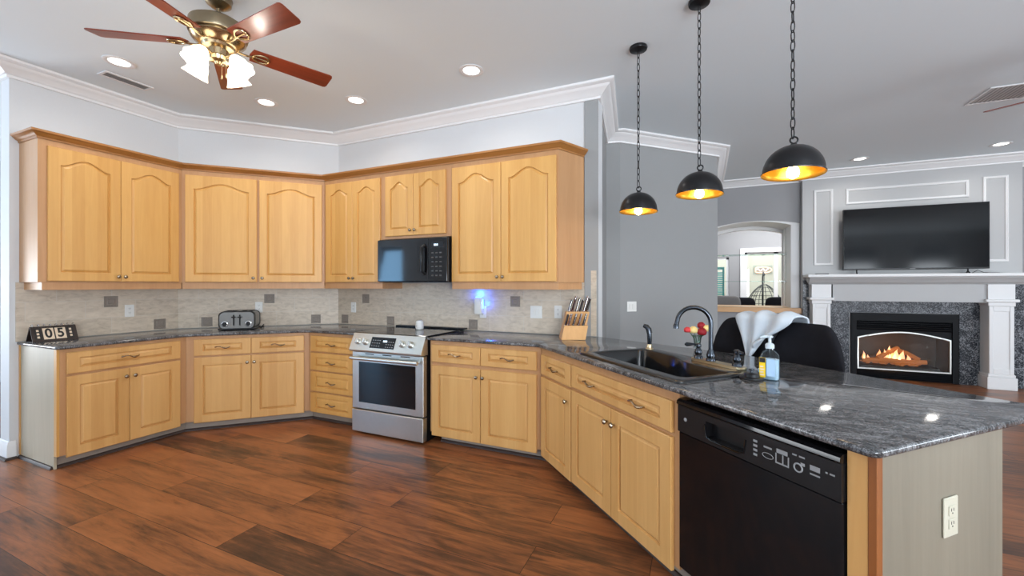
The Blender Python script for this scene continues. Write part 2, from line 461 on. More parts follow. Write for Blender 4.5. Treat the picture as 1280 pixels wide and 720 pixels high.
arch_wall('wall_niche_lining', 'trim', 5.031, BX0 - .001, 5.06, 6.135, .90, 2.325, .085, 4.2755, 4.93)
arch_wall('wall_niche_inner', 'trim', 4.6, 6.9, 5.06, 6.125, .96, 2.27, .085, 4.951, 5.05)
# the room beyond the niche, with its opening onto the lanai
mb = MB(); yb = 7.15
for x0, x1, z0, z1 in ((3.0, 5.08, 0, HC), (5.08, 5.43, 2.0, HC), (5.08, 5.43, 0, .5), (5.43, 5.75, 0, HC), (5.75, 7.3, 2.1, HC), (7.3, 9.0, 0, HC)):
    mb.box(x0, x1, yb, yb + .14, z0, z1)
struct(mb.build('wall_back_room', 'wall_dark', smooth=0))
mb = MB(); mb.box(2.9, 3.0, 5.06, 7.2, 0, HC); struct(mb.build('wall_back_room_west', 'wall_dark', smooth=0))
mb = MB(); mb.box(9.0, 9.1, 5.06, 7.2, 0, HC); struct(mb.build('wall_back_room_east', 'wall_dark', smooth=0))
mb = MB(); mb.box(2.9, 9.1, 10.4, 10.55, 0, 3.4); struct(mb.build('wall_lanai', 'cream_stucco', smooth=0))
# outer walls behind the camera, with window openings
def holed(name, axis, pos, t, a0, a1, holes, mat):
    mb = MB(); hs = sorted(holes); edge = a0
    def bx(p, q, z0, z1):
        if axis == 'y': mb.box(p, q, pos - t, pos, z0, z1)
        else: mb.box(pos - t, pos, p, q, z0, z1)
    for h0, h1, z0, z1 in hs:
        bx(edge, h0, 0, HC); bx(h0, h1, z1, HC)
        if z0 > 0: bx(h0, h1, 0, z0)
        edge = h1
    bx(edge, a1, 0, HC); return struct(mb.build(name, mat, smooth=0))
holed('wall_back', 'y', -6.45, .15, -4.15, 13.2, [(-3.55, -2.65, .1, 2.5), (1, 4.2, .5, 2.5), (6.7, 8.7, .3, 2.7), (9.35, 10.45, .3, 2.7), (11.25, 12.35, .3, 2.7)], 'wall_kitchen')
holed('wall_left', 'x', -4.15, .15, -6.45, 4.9, [(-5.6, -3.2, 0, 2.5)], 'wall_kitchen')
holed('wall_right', 'x', 13.3, .1, -6.45, 4.6, [(-2.9, .9, 0, 2.5)], 'wall_living')  # unseen opening added here for the fill light
mb = MB(); mb.box(-4.15, K1[0] - .161, 4.9, 5.0, 0, HC); struct(mb.build('wall_far_left', 'wall_kitchen', smooth=0))
wn = 0
def window_frame(axis, pos, a0, a1, z0, z1, nv, nh):
    global wn; wn += 1; mb = MB(); w = .05
    def bx(p, q, c, d):
        if axis == 'y': mb.box(p, q, pos - .09, pos - .03, c, d)
        else: mb.box(pos - .09, pos - .03, p, q, c, d)
    for i in range(nv + 1):
        p = a0 + (a1 - a0) * i / nv; p = min(max(p, a0 + w / 2), a1 - w / 2); bx(p - w / 2, p + w / 2, z0, z1)
    for i in range(nh + 1):
        p = z0 + (z1 - z0) * i / nh; p = min(max(p, z0 + w / 2), z1 - w / 2); bx(a0, a1, p - w / 2, p + w / 2)
    o = struct(mb.build('window_%d' % wn, 'trim', smooth=0)); return o
window_frame('y', -6.45, 1, 4.2, .5, 2.5, 3, 2); window_frame('y', -6.45, 6.7, 8.7, .3, 2.7, 2, 2)
window_frame('y', -6.45, 9.35, 10.45, .3, 2.7, 1, 2); window_frame('y', -6.45, 11.25, 12.35, .3, 2.7, 1, 2); window_frame('x', -4.15, -5.6, -3.2, 0, 2.5, 2, 1); window_frame('y', -6.45, -3.55, -2.65, .1, 2.5, 1, 1); window_frame('x', 13.3, -2.9, .9, 0, 2.5, 2, 1)  # the last frame sits in the added right-hand opening
# window and glazed door of the back room, with their panes
def glazed(name, x0, x1, z0, z1, bars):
    mb = MB(); w = .05
    mb.box(x0, x0 + w, yb + .03, yb + .1, z0, z1); mb.box(x1 - w, x1, yb + .03, yb + .1, z0, z1)
    mb.box(x0, x1, yb + .03, yb + .1, z1 - w, z1); mb.box(x0, x1, yb + .03, yb + .1, z0, z0 + w)
    for b in bars: mb.box(b - .038, b + .038, yb + .03, yb + .1, z0, z1)
    fr = struct(mb.build(name, 'trim', smooth=0))
    mb = MB(); mb.box(x0 + w, x1 - w, yb + .06, yb + .066, z0 + w, z1 - w); p = mb.build('pane', 'glass', fr, smooth=0)
    return fr
glazed('window_8', 5.08, 5.43, .5, 2.0, []); glazed('door_1', 5.75, 7.3, .01, 2.1, [6.36, 6.95])
mb = MB()
for x0, x1, z0, z1 in ((5.66, 5.75, 0, 2.19), (7.3, 7.39, 0, 2.19), (5.75, 7.3, 2.1, 2.19)): mb.box(x0, x1, yb - .025, yb - .001, z0, z1)
struct(mb.build('trim_2', 'trim', smooth=0))

# ceiling crown all round the visible walls
CH = HC - CB
CP = [(0, CB), (.018, CB), (.022, CB + .018), (.03, CB + .022), (.036, CB + .03), (.055, CB + .045), (.075, CB + .062), (.098, CB + .075), (.104, CB + .085), (.128, CB + .09), (.138, CB + .098), (.14, HC - .0005), (0, HC - .0005)]
mb = MB()
KL = K1[0]
e = .0005
mb.sweep(CP, [(KL - .16 - e, 1.5), (KL - .16 - e, AL - e), (KL + e, AL - e), (K1[0] + e, K1[1] - e), (K2[0], -e), (W1[0] + e, -e), (W2[0] + .001, W2[1] - .001), (W3[0] + .001, W3[1] - .001), (W4[0] + .001, W4[1] - .0), (W5[0] + .001, W5[1] - .001), (BX0 - .001, 4.2499), (BX0 - .001, FY - .001), (BX1 + .001, FY - .001), (BX1 + .001, 4.449), (13.19, 4.449)])
struct(mb.build('trim_1', 'trim', smooth=40))
mb = MB(); mb.sweep([(0, 2.86), (.02, 2.86), (.1, 2.98), (.12, HC - .001), (0, HC - .001)], [(3.001, yb - .001), (8.999, yb - .001)]); struct(mb.build('trim_3', 'trim', smooth=0))
# baseboard on the end of the left wall
BP = [(0, 0), (.016, 0), (.016, .105), (.011, .118), (.007, .135), (0, .14)]
mb = MB(); mb.sweep(BP, [(KL - .161, 1.5), (KL - .161, AL - e), (KL + .0005, AL - e), (KL + .0005, -2.216)]); struct(mb.build('baseboard_left', 'trim'))
mb = MB(); mb.sweep([(0, 0), (.016, 0), (.012, .012), (0, .018)], [(KL - .178, 1.5), (KL - .178, AL - .018), (KL + .018, AL - .018), (KL + .018, -2.216)]); struct(mb.build('trim_4', 'quarter'))
mb = MB(); mb.sweep(BP, [(BX1 + .0005, FY + .1), (BX1 + .0005, 4.449), (13.19, 4.449)]); struct(mb.build('baseboard_right', 'trim'))

# ------------------------------------------------------------------ cabinets
def door_mesh(x0, x1, z0, z1, yf, t=.02, arch=0.0, fr=.070, frz=None):
    """raised-panel door; its back lies on y = yf, the front t nearer the room (-y)"""
    mb = MB(); n = 16; w = x1 - x0
    fr = min(fr, w * .19); dz = fr - frz if frz else 0
    def inner(i):
        k_ = i - dz if i >= fr - .0001 else i
        a, b, c, d = x0 + i, x1 - i, z0 + k_, z1 - k_
        out = [(a, c), (b, c)]
        for k in range(n + 1):
            u = 1 - k / n
            if arch and i >= fr - .001:
                q = min(max((u - .05) / .9, 0), 1)
                h = d - arch + arch * (.5 - .5 * cos(2 * pi * q)) ** .8
            else: h = d
            out.append((a + (b - a) * u, h))
        return out
    g = fr
    steps = [(0, 0), (0, t - .004), (.004, t), (g, t), (g + .003, t - .013), (g + .005, t - .013), (g + .022, t - .001)]
    mb.loft([[(x, yf - y, z) for x, z in inner(i)] for i, y in steps])
    return mb
def knob(parent, x, z, yf):
    mb = MB()
    mb.lathe([(.006, 0), (.006, -.012), (.013, -.016), (.0155, -.022), (.013, -.028), (.006, -.031), (0, -.0315)], 14, (x, yf, z), 'Y')
    return mb.build('knob', 'nickel', parent)
def pull(parent, x, z, yf, w=.118):
    """bow pull with a twisted, spoon-like middle"""
    mb = MB(); h = w / 2; m = 18
    pts = []; rr = []
    for k in range(m + 1):
        u = k / m; q = u * 2 - 1
        pts.append((x + h * q, yf - .026 + .012 * abs(q) ** 3, z + .010 * sin(2 * pi * u) * (1 - .3 * abs(q))))
        rr.append(.0050 + .0046 * math.exp(-((u - .72) / .16) ** 2) + .002 * math.exp(-((u - .06) / .06) ** 2))
    mb.tube(pts, rr, 8, flat=.8)
    for q in (-.82, .82):
        mb.tube([(x + h * q, yf, z + .010 * sin(pi * (q + 1))), (x + h * q, yf - .022, z + .010 * sin(pi * (q + 1)))], .0045, 8)
    return mb.build('pull', 'nickel', parent)
def door(parent, x0, x1, z0, z1, yf, mat, arch=0.0, kx=None, kz=None):
    d = door_mesh(x0, x1, z0, z1, yf, arch=arch).build('door', mat, parent, 25)
    if kx is not None: knob(d, kx, kz, yf - .02)
    return d
def drawer(parent, x0, x1, z0, z1, yf, mat, pulls, name='drawer'):
    d = door_mesh(x0, x1, z0, z1, yf, fr=.070, frz=.042).build(name, mat, parent, 25)
    for p in pulls: pull(d, p, (z0 + z1) / 2, yf - .02)
    return d
T8 = math.tan(pi / 8)
UZ0, UZ1, RZ = 1.386, 2.487, 1.326
def upper(label, o, a, foot, rail, doors, d=.323, z0=UZ0, kz=1.435, rz=RZ, arch=.062, zt=2.442, zb=1.394):
    t = thing('wall_cabinet', label, 'cabinet', (*o, z0), a, 'maple wall cabinets')
    mb = MB(); mb.prism(foot, 0, UZ1 - z0); mb.build('carcass', 'maple_trim', t, 0)
    if rail:
        mb = MB(); mb.prism(rail, rz - z0, -.0005); mb.build('light_rail', 'maple_trim', t, 0)
    for x0, x1, k in doors: door(t, x0, x1, zb - z0, zt - z0, -d, 'maple', arch, k, kz - z0)
    return t
du = .323; g = .001
rail = lambda f, i=.012: f
upper('wall cabinet with two arched doors at the free end of the left wall', K1, 90,
      [(-1.109, -g), (-1.109, -du), (-T8 * du - g, -du), (-g, -g)],
      [(-1.085, -g), (-1.085, -du + .006), (-T8 * du - g, -du + .006), (-g, -g)],
      [(-1.059, -.613, -.635), (-.610, -.166, -.588)])
upper('single-door arched wall cabinet above the toaster', K1, 45,
      [(0, -g), (T8 * du, -du), (.780, -du), (.780, -g)], [(0, -g), (T8 * du, -du + .006), (.780, -du + .006), (.780, -g)],
      [(.163, .771, .742)])
upper('single-door arched wall cabinet in the diagonal run, next to the narrow double-door one', K1, 45,
      [(.781, -g), (.781, -du), (1.5389 - T8 * du - g, -du), (1.5379, -g)], [(.781, -g), (.781, -du + .006), (1.5389 - T8 * du - g, -du + .006), (1.5379, -g)],
      [(.792, 1.380, .822)])
upper('narrow wall cabinet with two slim arched doors, just left of the microwave', K2, 0,
      [(g, -g), (T8 * du + g, -du), (.927, -du), (.927, -g)], [(g, -g), (T8 * du + g, -du + .006), (.927, -du + .006), (.927, -g)],
      [(.170, .547, .520), (.549, .912, .576)], arch=.05)
upper('short wall cabinet with two small arched doors above the microwave', K2, 0,
      [(.928, -g), (.928, -du), (1.748, -du), (1.748, -g)], None,
      [(.979, 1.322, 1.296), (1.325, 1.688, 1.351)], z0=1.82, kz=1.895, zb=1.846, arch=.06)
upper('tall wall cabinet with two arched doors and an open end, right of the microwave', K2, 0,
      [(1.749, -g), (1.749, -du), (2.784, -du), (2.918, -.028), (2.918, -g)], [(1.749, -g), (1.749, -du + .006), (2.776, -du + .006), (2.898, -.028), (2.898, -g)],
      [(1.758, 2.258, 2.232), (2.262, 2.766, 2.288)], arch=.075)
# the crown along the top of the wall cabinets
mb = MB()
ux = lambda o, a, s, y: at(o, a, s, y)[:2]
path = [ux(K1, 90, -1.109, -g), ux(K1, 90, -1.109, -du), ux(K1, 90, -T8 * du, -du), ux(K1, 45, 1.5389 - T8 * du, -du), ux(K2, 0, 2.784, -du), ux(K2, 0, 2.918, -.022)]
z = UZ1 + .001
mb.sweep([(-.02, z), (.006, z), (.008, z + .014), (.022, z + .022), (.04, z + .042), (.046, z + .044), (.048, z + .06), (-.02, z + .06)], path)
tag(mb.build('cabinet_crown_moulding', 'maple_crown', None, 40), 'dark maple crown moulding running along the tops of the wall cabinets', 'moulding')

DB = .625
def base(label, o, a, foot, toe, z1=.888):
    t = thing('base_cabinet', label, 'cabinet', (*o, 0), a, 'maple base cabinets')
    mb = MB(); mb.prism(foot, .10, z1); mb.build('carcass', 'maple_trim', t, 0)
    mb = MB(); mb.prism(toe, 0, .0995); mb.build('toe_kick', 'toe', t, 0)
    return t
TK = .555
t = base('base cabinet with one wide drawer and a bare side panel, under the flip calendar', K1, 90,
         [(-1.092, -g), (-1.092, -DB), (-T8 * DB - g, -DB), (-g, -g)], [(-1.092, -g), (-1.092, -TK), (-T8 * TK - g, -TK), (-g, -g)])
drawer(t, -1.058, -.312, .700, .860, -DB, 'maple_low', [-.685])
door(t, -1.058, -.684, .082, .682, -DB, 'maple_low', 0, -.712, .618); door(t, -.681, -.312, .082, .682, -DB, 'maple_low', 0, -.653, .618)
mb = MB(); mb.box(-1.108, -1.0925, -.585, -g, 0, .888); mb.build('end_panel', 'maple_panel', t, 0, 'pale side panel')
mb = MB(); mb.box(-1.108, -1.0925, -DB, -.5855, .1, .888); mb.build('end_stile', 'maple', t, 0)
mb = MB(); mb.box(-1.1115, -1.1085, -.03, -g, .023, .888); mb.build('scribe_strip', 'maple', t, 0)
t = base('base cabinet with two drawers over two doors, below the toaster', K1, 45,
         [(0, -g), (T8 * DB, -DB), (1.5389 - T8 * DB - g, -DB), (1.5379, -g)], [(0, -g), (T8 * TK, -TK), (1.5389 - T8 * TK - g, -TK), (1.5379, -g)])
for x0, x1, k in ((.322, .777, .750), (.781, 1.236, .808)):
    drawer(t, x0, x1, .708, .858, -DB, 'maple_low', [(x0 + x1) / 2]); door(t, x0, x1, .088, .692, -DB, 'maple_low', 0, k, .628)
t = base('bank of four drawers left of the steel range', K2, 0,
         [(g, -g), (T8 * DB + g, -DB), (.896, -DB), (.896, -g)], [(g, -g), (T8 * TK + g, -TK), (.896, -TK), (.896, -g)])
for z0, z1 in ((.706, .858), (.519, .690), (.311, .503), (.100, .295)): drawer(t, .302, .866, z0, z1, -DB, 'maple', [.584])
t = base('base cabinet with two drawers over two doors, just right of the range', K2, 0,
         [(1.724, -g), (1.724, -DB), (2.738, -DB), (2.996, -g)], [(1.79, -g), (1.79, -TK), (2.766, -TK), (2.994, -g)])
for x0, x1, k in ((1.746, 2.218, 2.190), (2.223, 2.706, 2.251)):
    drawer(t, x0, x1, .706, .852, -DB, 'maple_low', [(x0 + x1) / 2]); door(t, x0, x1, .075, .676, -DB, 'maple_low', 0, k, .612)
# the diagonal peninsula
P0 = (3.6591, -.6598)
Q0 = at(P0, -45, 0, .035)[:2]
t = base('narrow single-door base cabinet in the corner between range wall and peninsula', Q0, -45,
         [(-.0085, 0), (.479, 0), (.479, .60), (-.255, .60)], [(.021, .07), (.479, .07), (.479, .60), (-.255, .60)])
drawer(t, .018, .470, .692, .840, 0, 'maple_low', [.244]); door(t, .018, .470, .072, .672, 0, 'maple_low', 0, .428, .590)
t = base('sink base cabinet with one wide false front and two doors, left of the dishwasher', Q0, -45,
         [(.480, 0), (1.428, 0), (1.428, .60), (.480, .60)], [(.480, .07), (1.428, .07), (1.428, .60), (.480, .60)], z1=.66)
mb = MB()   # open above for the sink bowl: a face frame and two sides
mb.box(.480, 1.428, 0, .02, .6605, .888); mb.box(.480, .496, .0205, .60, .6605, .888); mb.box(1.412, 1.428, .0205, .60, .6605, .888); mb.build('face_frame', 'maple_trim', t, 0)
drawer(t, .486, 1.394, .700, .842, 0, 'maple_low', [.715, 1.165], 'false_front')
door(t, .486, .925, .078, .680, 0, 'maple_low', 0, .895, .600); door(t, .929, 1.394, .078, .680, 0, 'maple_low', 0, .962, .600)
# end of the peninsula
t = thing('peninsula_end_panel', 'pale maple end panel closing the peninsula, with an outlet on it', 'panel', (*Q0, 0), -45)
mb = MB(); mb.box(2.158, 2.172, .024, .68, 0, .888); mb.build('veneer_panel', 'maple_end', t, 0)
mb = MB(); mb.box(2.098, 2.150, 0, .02, 0, .888); mb.build('face_stile', 'maple_low', t, 0)
mb = MB(); mb.box(2.1505, 2.174, -.002, .0235, 0, .888, .002); mb.build('edge_strip', 'oak_edge', t, 0, 'bare orange-brown edge strip')
mb = MB(); mb.box(.0, 2.1575, .66, .68, 0, .888); mb.build('back_panel', 'maple_panel', t, 0)
# shoe moulding along the toe kicks
mb = MB(); TS = .554
mb.sweep([(0, 0), (.018, 0), (.016, .010), (.008, .020), (0, .022)], [ux(K1, 90, -1.1085, -.02), ux(K1, 90, -1.1085, -TS), ux(K1, 90, -T8 * TS, -TS), ux(K1, 45, 1.5389 - T8 * TS, -TS), ux(K2, 0, .895, -TS)])
struct(mb.build('trim_5', 'quarter'))
mb = MB(); q = at(Q0, -45, 1.43, .0685)[:2]
mb.sweep([(0, 0), (.018, 0), (.016, .010), (.008, .020), (0, .022)], [ux(K2, 0, 1.79, -TS), ux(K2, 0, 2.766, -TS), q])
struct(mb.build('trim_6', 'quarter'))

# ------------------------------------------------------------------ countertops
def offset_poly(poly, d):
    out = []; n = len(poly)
    for i in range(n):
        p, c, q = Vector(poly[i - 1]), Vector(poly[i]), Vector(poly[(i + 1) % n])
        a = (c - p).normalized(); b = (q - c).normalized()
        na, nb = Vector((-a.y, a.x)), Vector((-b.y, b.x)); m = na + nb
        k = 2 / max(m.dot(m), .2); out.append(tuple(c + m * k * d))
    return out
def slab(name, mat, poly, z0, z1, r=.008, hole=None):
    """counter slab with a rounded edge; poly counter-clockwise; an optional cut-out"""
    mb = MB(); bm = mb.bm
    prof = [(r, z1), (r * .3, z1 - r * .3), (0, z1 - r), (0, z0 + r), (r * .3, z0 + r * .3), (r, z0)]
    rings = [[mb.v((*p, z)) for p in offset_poly(poly, o)] for o, z in prof]; n = len(poly)
    for a, b in zip(rings, rings[1:]):
        for i in range(n): mb.f([a[i], a[(i + 1) % n], b[(i + 1) % n], b[i]])
    hr = [[mb.v((*p, z)) for p in hole] for z in (z1, z0)] if hole else None
    for k, ring in ((0, rings[0]), (1, rings[-1])):
        loops = [ring] + ([hr[k]] if hole else []); es = []
        for lp in loops:
            for i in range(len(lp)):
                e = bm.edges.get((lp[i], lp[(i + 1) % len(lp)])) or bm.edges.new((lp[i], lp[(i + 1) % len(lp)])); es.append(e)
        bmesh.ops.triangle_fill(bm, edges=es, use_beauty=True)
    if hole:
        for i in range(len(hole)):
            j = (i + 1) % len(hole); mb.f([hr[0][i], hr[0][j], hr[1][j], hr[1][i]])
    return mb.build(name, mat, None, 50)
def round_corner(p, c, q, r, n=5):
    p, c, q = Vector(p), Vector(c), Vector(q); a = (p - c).normalized(); b = (q - c).normalized()
    ang = a.angle(b); d = r / math.tan(ang / 2); s, e = c + a * d, c + b * d
    o = c + (a + b).normalized() * (r / sin(ang / 2)); out = []
    for k in range(n + 1):
        v = s.lerp(e, k / n) - o; out.append(tuple(o + v.normalized() * r))
    return out
CT, CZ = .914, .8895
dc = .66
left = [ux(K1, 90, -1.122, -.003), ux(K1, 90, -1.122, -dc)]
a_, b_, c_ = ux(K1, 90, -T8 * dc, -dc), ux(K1, 45, 1.5389 - T8 * dc, -dc), ux(K2, 0, .898, -dc)
poly = [ux(K1, 90, -1.122, -.003)] + round_corner(left[0], left[1], a_, .02) + round_corner(left[1], a_, b_, .15) + round_corner(a_, b_, c_, .15) + [c_, ux(K2, 0, .898, -.003), (K2[0] + .002, -.003), (K1[0] + .003, K1[1] - .002)]
tag(slab('countertop', 'granite', poly, CZ, CT), 'dark granite countertop left of the range, under the toaster and flip calendar', 'countertop')
E0 = at(P0, -45, 2.19)[:2]; E1 = at(P0, -45, 2.19, 1.075)[:2]; B1 = at(P0, -45, .90, 1.045)[:2]
hole = [at(P0, -45, s, y)[:2] for s, y in ((.515, .085), (1.365, .085), (1.365, .565), (.515, .565))]
c0 = ux(K2, 0, 1.712, -dc)
poly = [c0] + round_corner(c0, P0, E0, .06) + round_corner(P0, E0, E1, .03) + round_corner(E0, E1, B1, .05) + [B1, (W1[0], -.003), ux(K2, 0, 1.712, -.003)]
tag(slab('countertop', 'granite', poly, CZ, CT, hole=hole), 'dark granite peninsula countertop with the black sink in it', 'countertop')

# ------------------------------------------------------------------ backsplash
def splash(o, a, s0, s1, z0, z1, label, accents, extra=None):
    t = thing('tiled_backsplash', label, 'backsplash', (*o, 0), a)
    mb = MB(); mb.box(s0, s1, -.009, -.0006, z0, z1)
    if extra: mb.box(*extra)
    mb.build('tile_field', 'tile', t, 0)
    for s, z in accents:
        mb = MB(); w = .05
        def sq(i): return [(s - w + i, z - w + i), (s + w - i, z - w + i), (s + w - i, z + w - i), (s - w + i, z + w - i)]
        mb.loft([[(x, -y, zz) for x, zz in sq(i)] for i, y in ((0, .0092), (0, .0115), (.006, .013), (.012, .011), (.020, .011), (.024, .0135), (.03, .0135), (.034, .011))])
        mb.build('accent_tile', 'accent', t, 25)
zs = CT + .001
splash(K1, 90, -1.13, -.0041, zs, 1.385, 'beige tiled backsplash on the left wall behind the flip calendar', [(-.545, 1.212), (-.165, .975)], )
splash(K1, 45, .004, 1.5347, zs, 1.385, 'beige tiled backsplash on the diagonal wall behind the toaster', [(.253, .975), (.831, 1.213), (1.298, .975)])
splash(K2, 0, .0041, 3.026, zs, 1.385, 'beige tiled backsplash behind the range and knife block', [(.107, .972), (.420, 1.21), (.770, .972), (1.80, .972), (2.255, 1.208)], (2.919, 3.026, -.009, -.0006, 1.385, 1.49))

# ------------------------------------------------------------------ outlets and switches on the walls
def plate(name, label, cat, o, a, s, z, y=-.0096, w=.072, h=.116, mat='white_plastic', kind='outlet', gangs=1, group=None):
    t = thing(name, label, cat, at(o, a, s, y, z), a, group)
    mb = MB(); mb.box(-w / 2, w / 2, -.006, 0, -h / 2, h / 2, .002); mb.build('cover_plate', mat, t, 0)
    for gq in range(gangs):
        cx = (gq - (gangs - 1) / 2) * .046
        if kind == 'outlet':
            for dz in (-.02, .02):
                mb = MB(); mb.box(cx - .017, cx + .017, -.0085, -.0061, dz - .015, dz + .015, .003); r = mb.build('socket', mat, t, 0)
                mb = MB()
                for dx in (-.007, .005): mb.box(cx + dx, cx + dx + .002, -.0092, -.0086, dz - .001, dz + .008)
                mb.box(cx - .002, cx + .002, -.0092, -.0086, dz - .009, dz - .005); mb.build('slots', 'black_matte', r, 0)
        else:
            mb = MB(); mb.box(cx - .0165, cx + .0165, -.0085, -.0061, -.033, .033, .001)
            mb.loft([[(cx + x, y, zz) for x, y, zz in q] for q in ([(-.014, -.0086, -.03), (.014, -.0086, -.03), (.014, -.0086, .03), (-.014, -.0086, .03)], [(-.014, -.009, -.03), (.014, -.009, -.03), (.014, -.012, .03), (-.014, -.012, .03)])])
            mb.build('rocker', mat, t, 0)
    return t
plate('wall_outlet', 'white outlet on the left wall tiles, beside a taupe inset', 'outlet', K1, 90, -.41, 1.12)
plate('wall_outlet', 'white outlet on the diagonal wall tiles, right of the toaster', 'outlet', K1, 45, .731, 1.12)
plate('wall_outlet', 'white outlet on the range wall tiles, under the narrow wall cabinet', 'outlet', K2, 0, .241, 1.109)
plate('wall_outlet', 'white outlet holding the glowing blue plug-in', 'outlet', K2, 0, 1.912, 1.10)
plate('wall_switch', 'white double rocker switch on the tiles, left of the knife block', 'switch', K2, 0, 2.468, 1.113, w=.116, kind='rocker', gangs=2)
plate('wall_outlet', 'white outlet half hidden by the knife block', 'outlet', K2, 0, 2.68, 1.12)
plate('wall_switch', 'white double switch on the grey diagonal wall behind the sink', 'switch', W3, 45, .158, 1.115, y=-.001, w=.13, kind='rocker', gangs=2)
q = at(Q0, -45, 2.1725, .0)
pl = plate('wall_outlet', 'almond outlet on the pale end panel of the peninsula', 'outlet', (q[0], q[1]), 45, .355, .655, y=-.0005, w=.075, h=.12, mat='almond')
# plug-in with its blue light
t = thing('plug_in_night_light', 'white plug-in diffuser glowing blue under the wall cabinet', 'night light', at(K2, 0, 1.885, -.0185, 1.155), 0)
mb = MB(); mb.box(-.046, .036, -.045, 0, -.075, .085, .008, 2); mb.build('housing', 'white_plastic', t, 40)
mb = MB(); mb.box(-.035, .028, -.040, -.006, .0855, .093, .002); mb.build('top_vent', 'blue_glow', t, 0, 'glowing blue top')
mb = MB(); mb.box(.0365, .0385, -.036, -.006, -.02, .07); mb.build('side_light', 'blue_glow', t, 0, 'glowing blue side strip')
point_light('night_light_glow', (-.005, -.03, .118), 2.6, (.01, .09, 1), .02, t)
point_light('night_light_glow', (.07, -.025, .03), .9, (.01, .09, 1), .015, t)

# ------------------------------------------------------------------ range
RX0, RX1 = .903, 1.706
t = thing('range', 'stainless steel slide-in electric range with a black glass cooktop', 'stove', (*K2, 0), 0)
mb = MB(); mb.box(RX0 + .006, RX1 - .006, -.64, -.06, .012, .90); mb.build('body', 'black_satin', t, 0)
mb = MB(); mb.box(RX0, RX1, -.66, -.03, .916, .924, .002); mb.build('cooktop', 'black_gloss', t, 0, 'black glass cooktop')
mb = MB(); mb.box(RX0 - .004, RX1 + .03, -.085, -.012, .9245, .938, .003); mb.build('rear_vent_trim', 'black_satin', t, 0)
for cx, cy, r in ((1.10, -.24, .085), (1.50, -.24, .095), (1.10, -.47, .11), (1.50, -.47, .085)):
    mb = MB(); mb.tube([(cx + r * cos(2 * pi * i / 32), cy + r * sin(2 * pi * i / 32), .9242) for i in range(32)], .0012, 4, True, .3); mb.build('burner_ring', 'grey_label', t)
# control panel: a raked steel front carrying knobs and display
pz0, pz1, py0, py1 = .765, .915, -.735, -.665
mb = MB()
sect = [(-.64, .76), (-.735, .762), (-.738, .775), (-.672, .918), (-.655, .922), (-.64, .922)]
mb.loft([[(x, y, z) for y, z in sect] for x in (RX0, RX1)]); mb.build('control_panel', 'steel', t, 0)
sl = math.atan2(.918 - .775, .738 - .672)
def PM(x): return Matrix.Translation((x, -.7055, .8465)) @ Matrix.Rotation(-(pi / 2 - sl), 4, 'X')
mb = MB(); mb.M = PM((RX0 + RX1) / 2 - .035); mb.box(-.135, .135, -.003, .002, -.052, .050); dsp = mb.build('display', 'black_gloss', t, 0)
mb = MB(); mb.M = PM((RX0 + RX1) / 2 - .01)
for k in range(3): mb.box(-.022 + .016 * k, -.011 + .016 * k, -.0036, -.0031, .006, .024)
mb.build('lit_digits', 'led', dsp, 0)
mb = MB(); mb.M = PM((RX0 + RX1) / 2 - .035)
for i in range(4):
    for j in range(3): mb.box(-.118 + .026 * i, -.104 + .026 * i, -.0036, -.0031, -.034 + .026 * j, -.028 + .026 * j)
    for j in range(3): mb.box(.04 + .024 * i, .052 + .024 * i, -.0036, -.0031, -.040 + .024 * j, -.034 + .024 * j)
mb.build('keypad_print', 'grey_label', dsp, 0)
for x in (.985, 1.075, 1.485, 1.575):
    mb = MB(); mb.M = PM(x)
    mb.lathe([(.031, 0), (.031, -.006), (.027, -.010), (.0255, -.030), (.022, -.034), (0, -.034)], 20, axis='Y'); k = mb.build('knob', 'steel', t)
    mb = MB(); mb.M = PM(x); mb.box(-.005, .005, -.043, -.0335, -.023, .023, .002); mb.build('knob_grip', 'chrome', k, 0)
# oven door
mb = MB(); mb.box(RX0 + .004, RX1 - .004, -.70, -.645, .232, .752, .004); dr = mb.build('oven_door', 'steel', t, 0)
mb = MB(); mb.box(RX0 + .085, RX1 - .085, -.7022, -.6995, .292, .662); mb.build('oven_window', 'black_gloss', dr, 0, 'black oven window')
mb = MB(); mb.tube([(RX0 + .03, -.748, .70), (RX1 - .03, -.748, .70)], .0165, 14)
for x in (RX0 + .06, RX1 - .06): mb.tube([(x, -.699, .70), (x, -.745, .70)], .012, 10)
mb.build('oven_handle', 'steel', dr)
mb = MB()
for x in (RX0 + .16, RX0 + .36, RX0 + .56): mb.box(x, x + .10, -.7015, -.699, .733, .741)
mb.build('vent_slots', 'dark_hole', dr, 0)
mb = MB(); mb.box(RX0 + .004, RX1 - .004, -.705, -.645, .02, .222, .004); mb.build('storage_drawer', 'steel', t, 0)
mb = MB()
for x in (RX0 + .05, RX1 - .05):
    for y in (-.60, -.12): mb.lathe([(.018, .0003), (.018, .013)], 12, (x, y, 0))
mb.build('foot', 'black_matte', t)

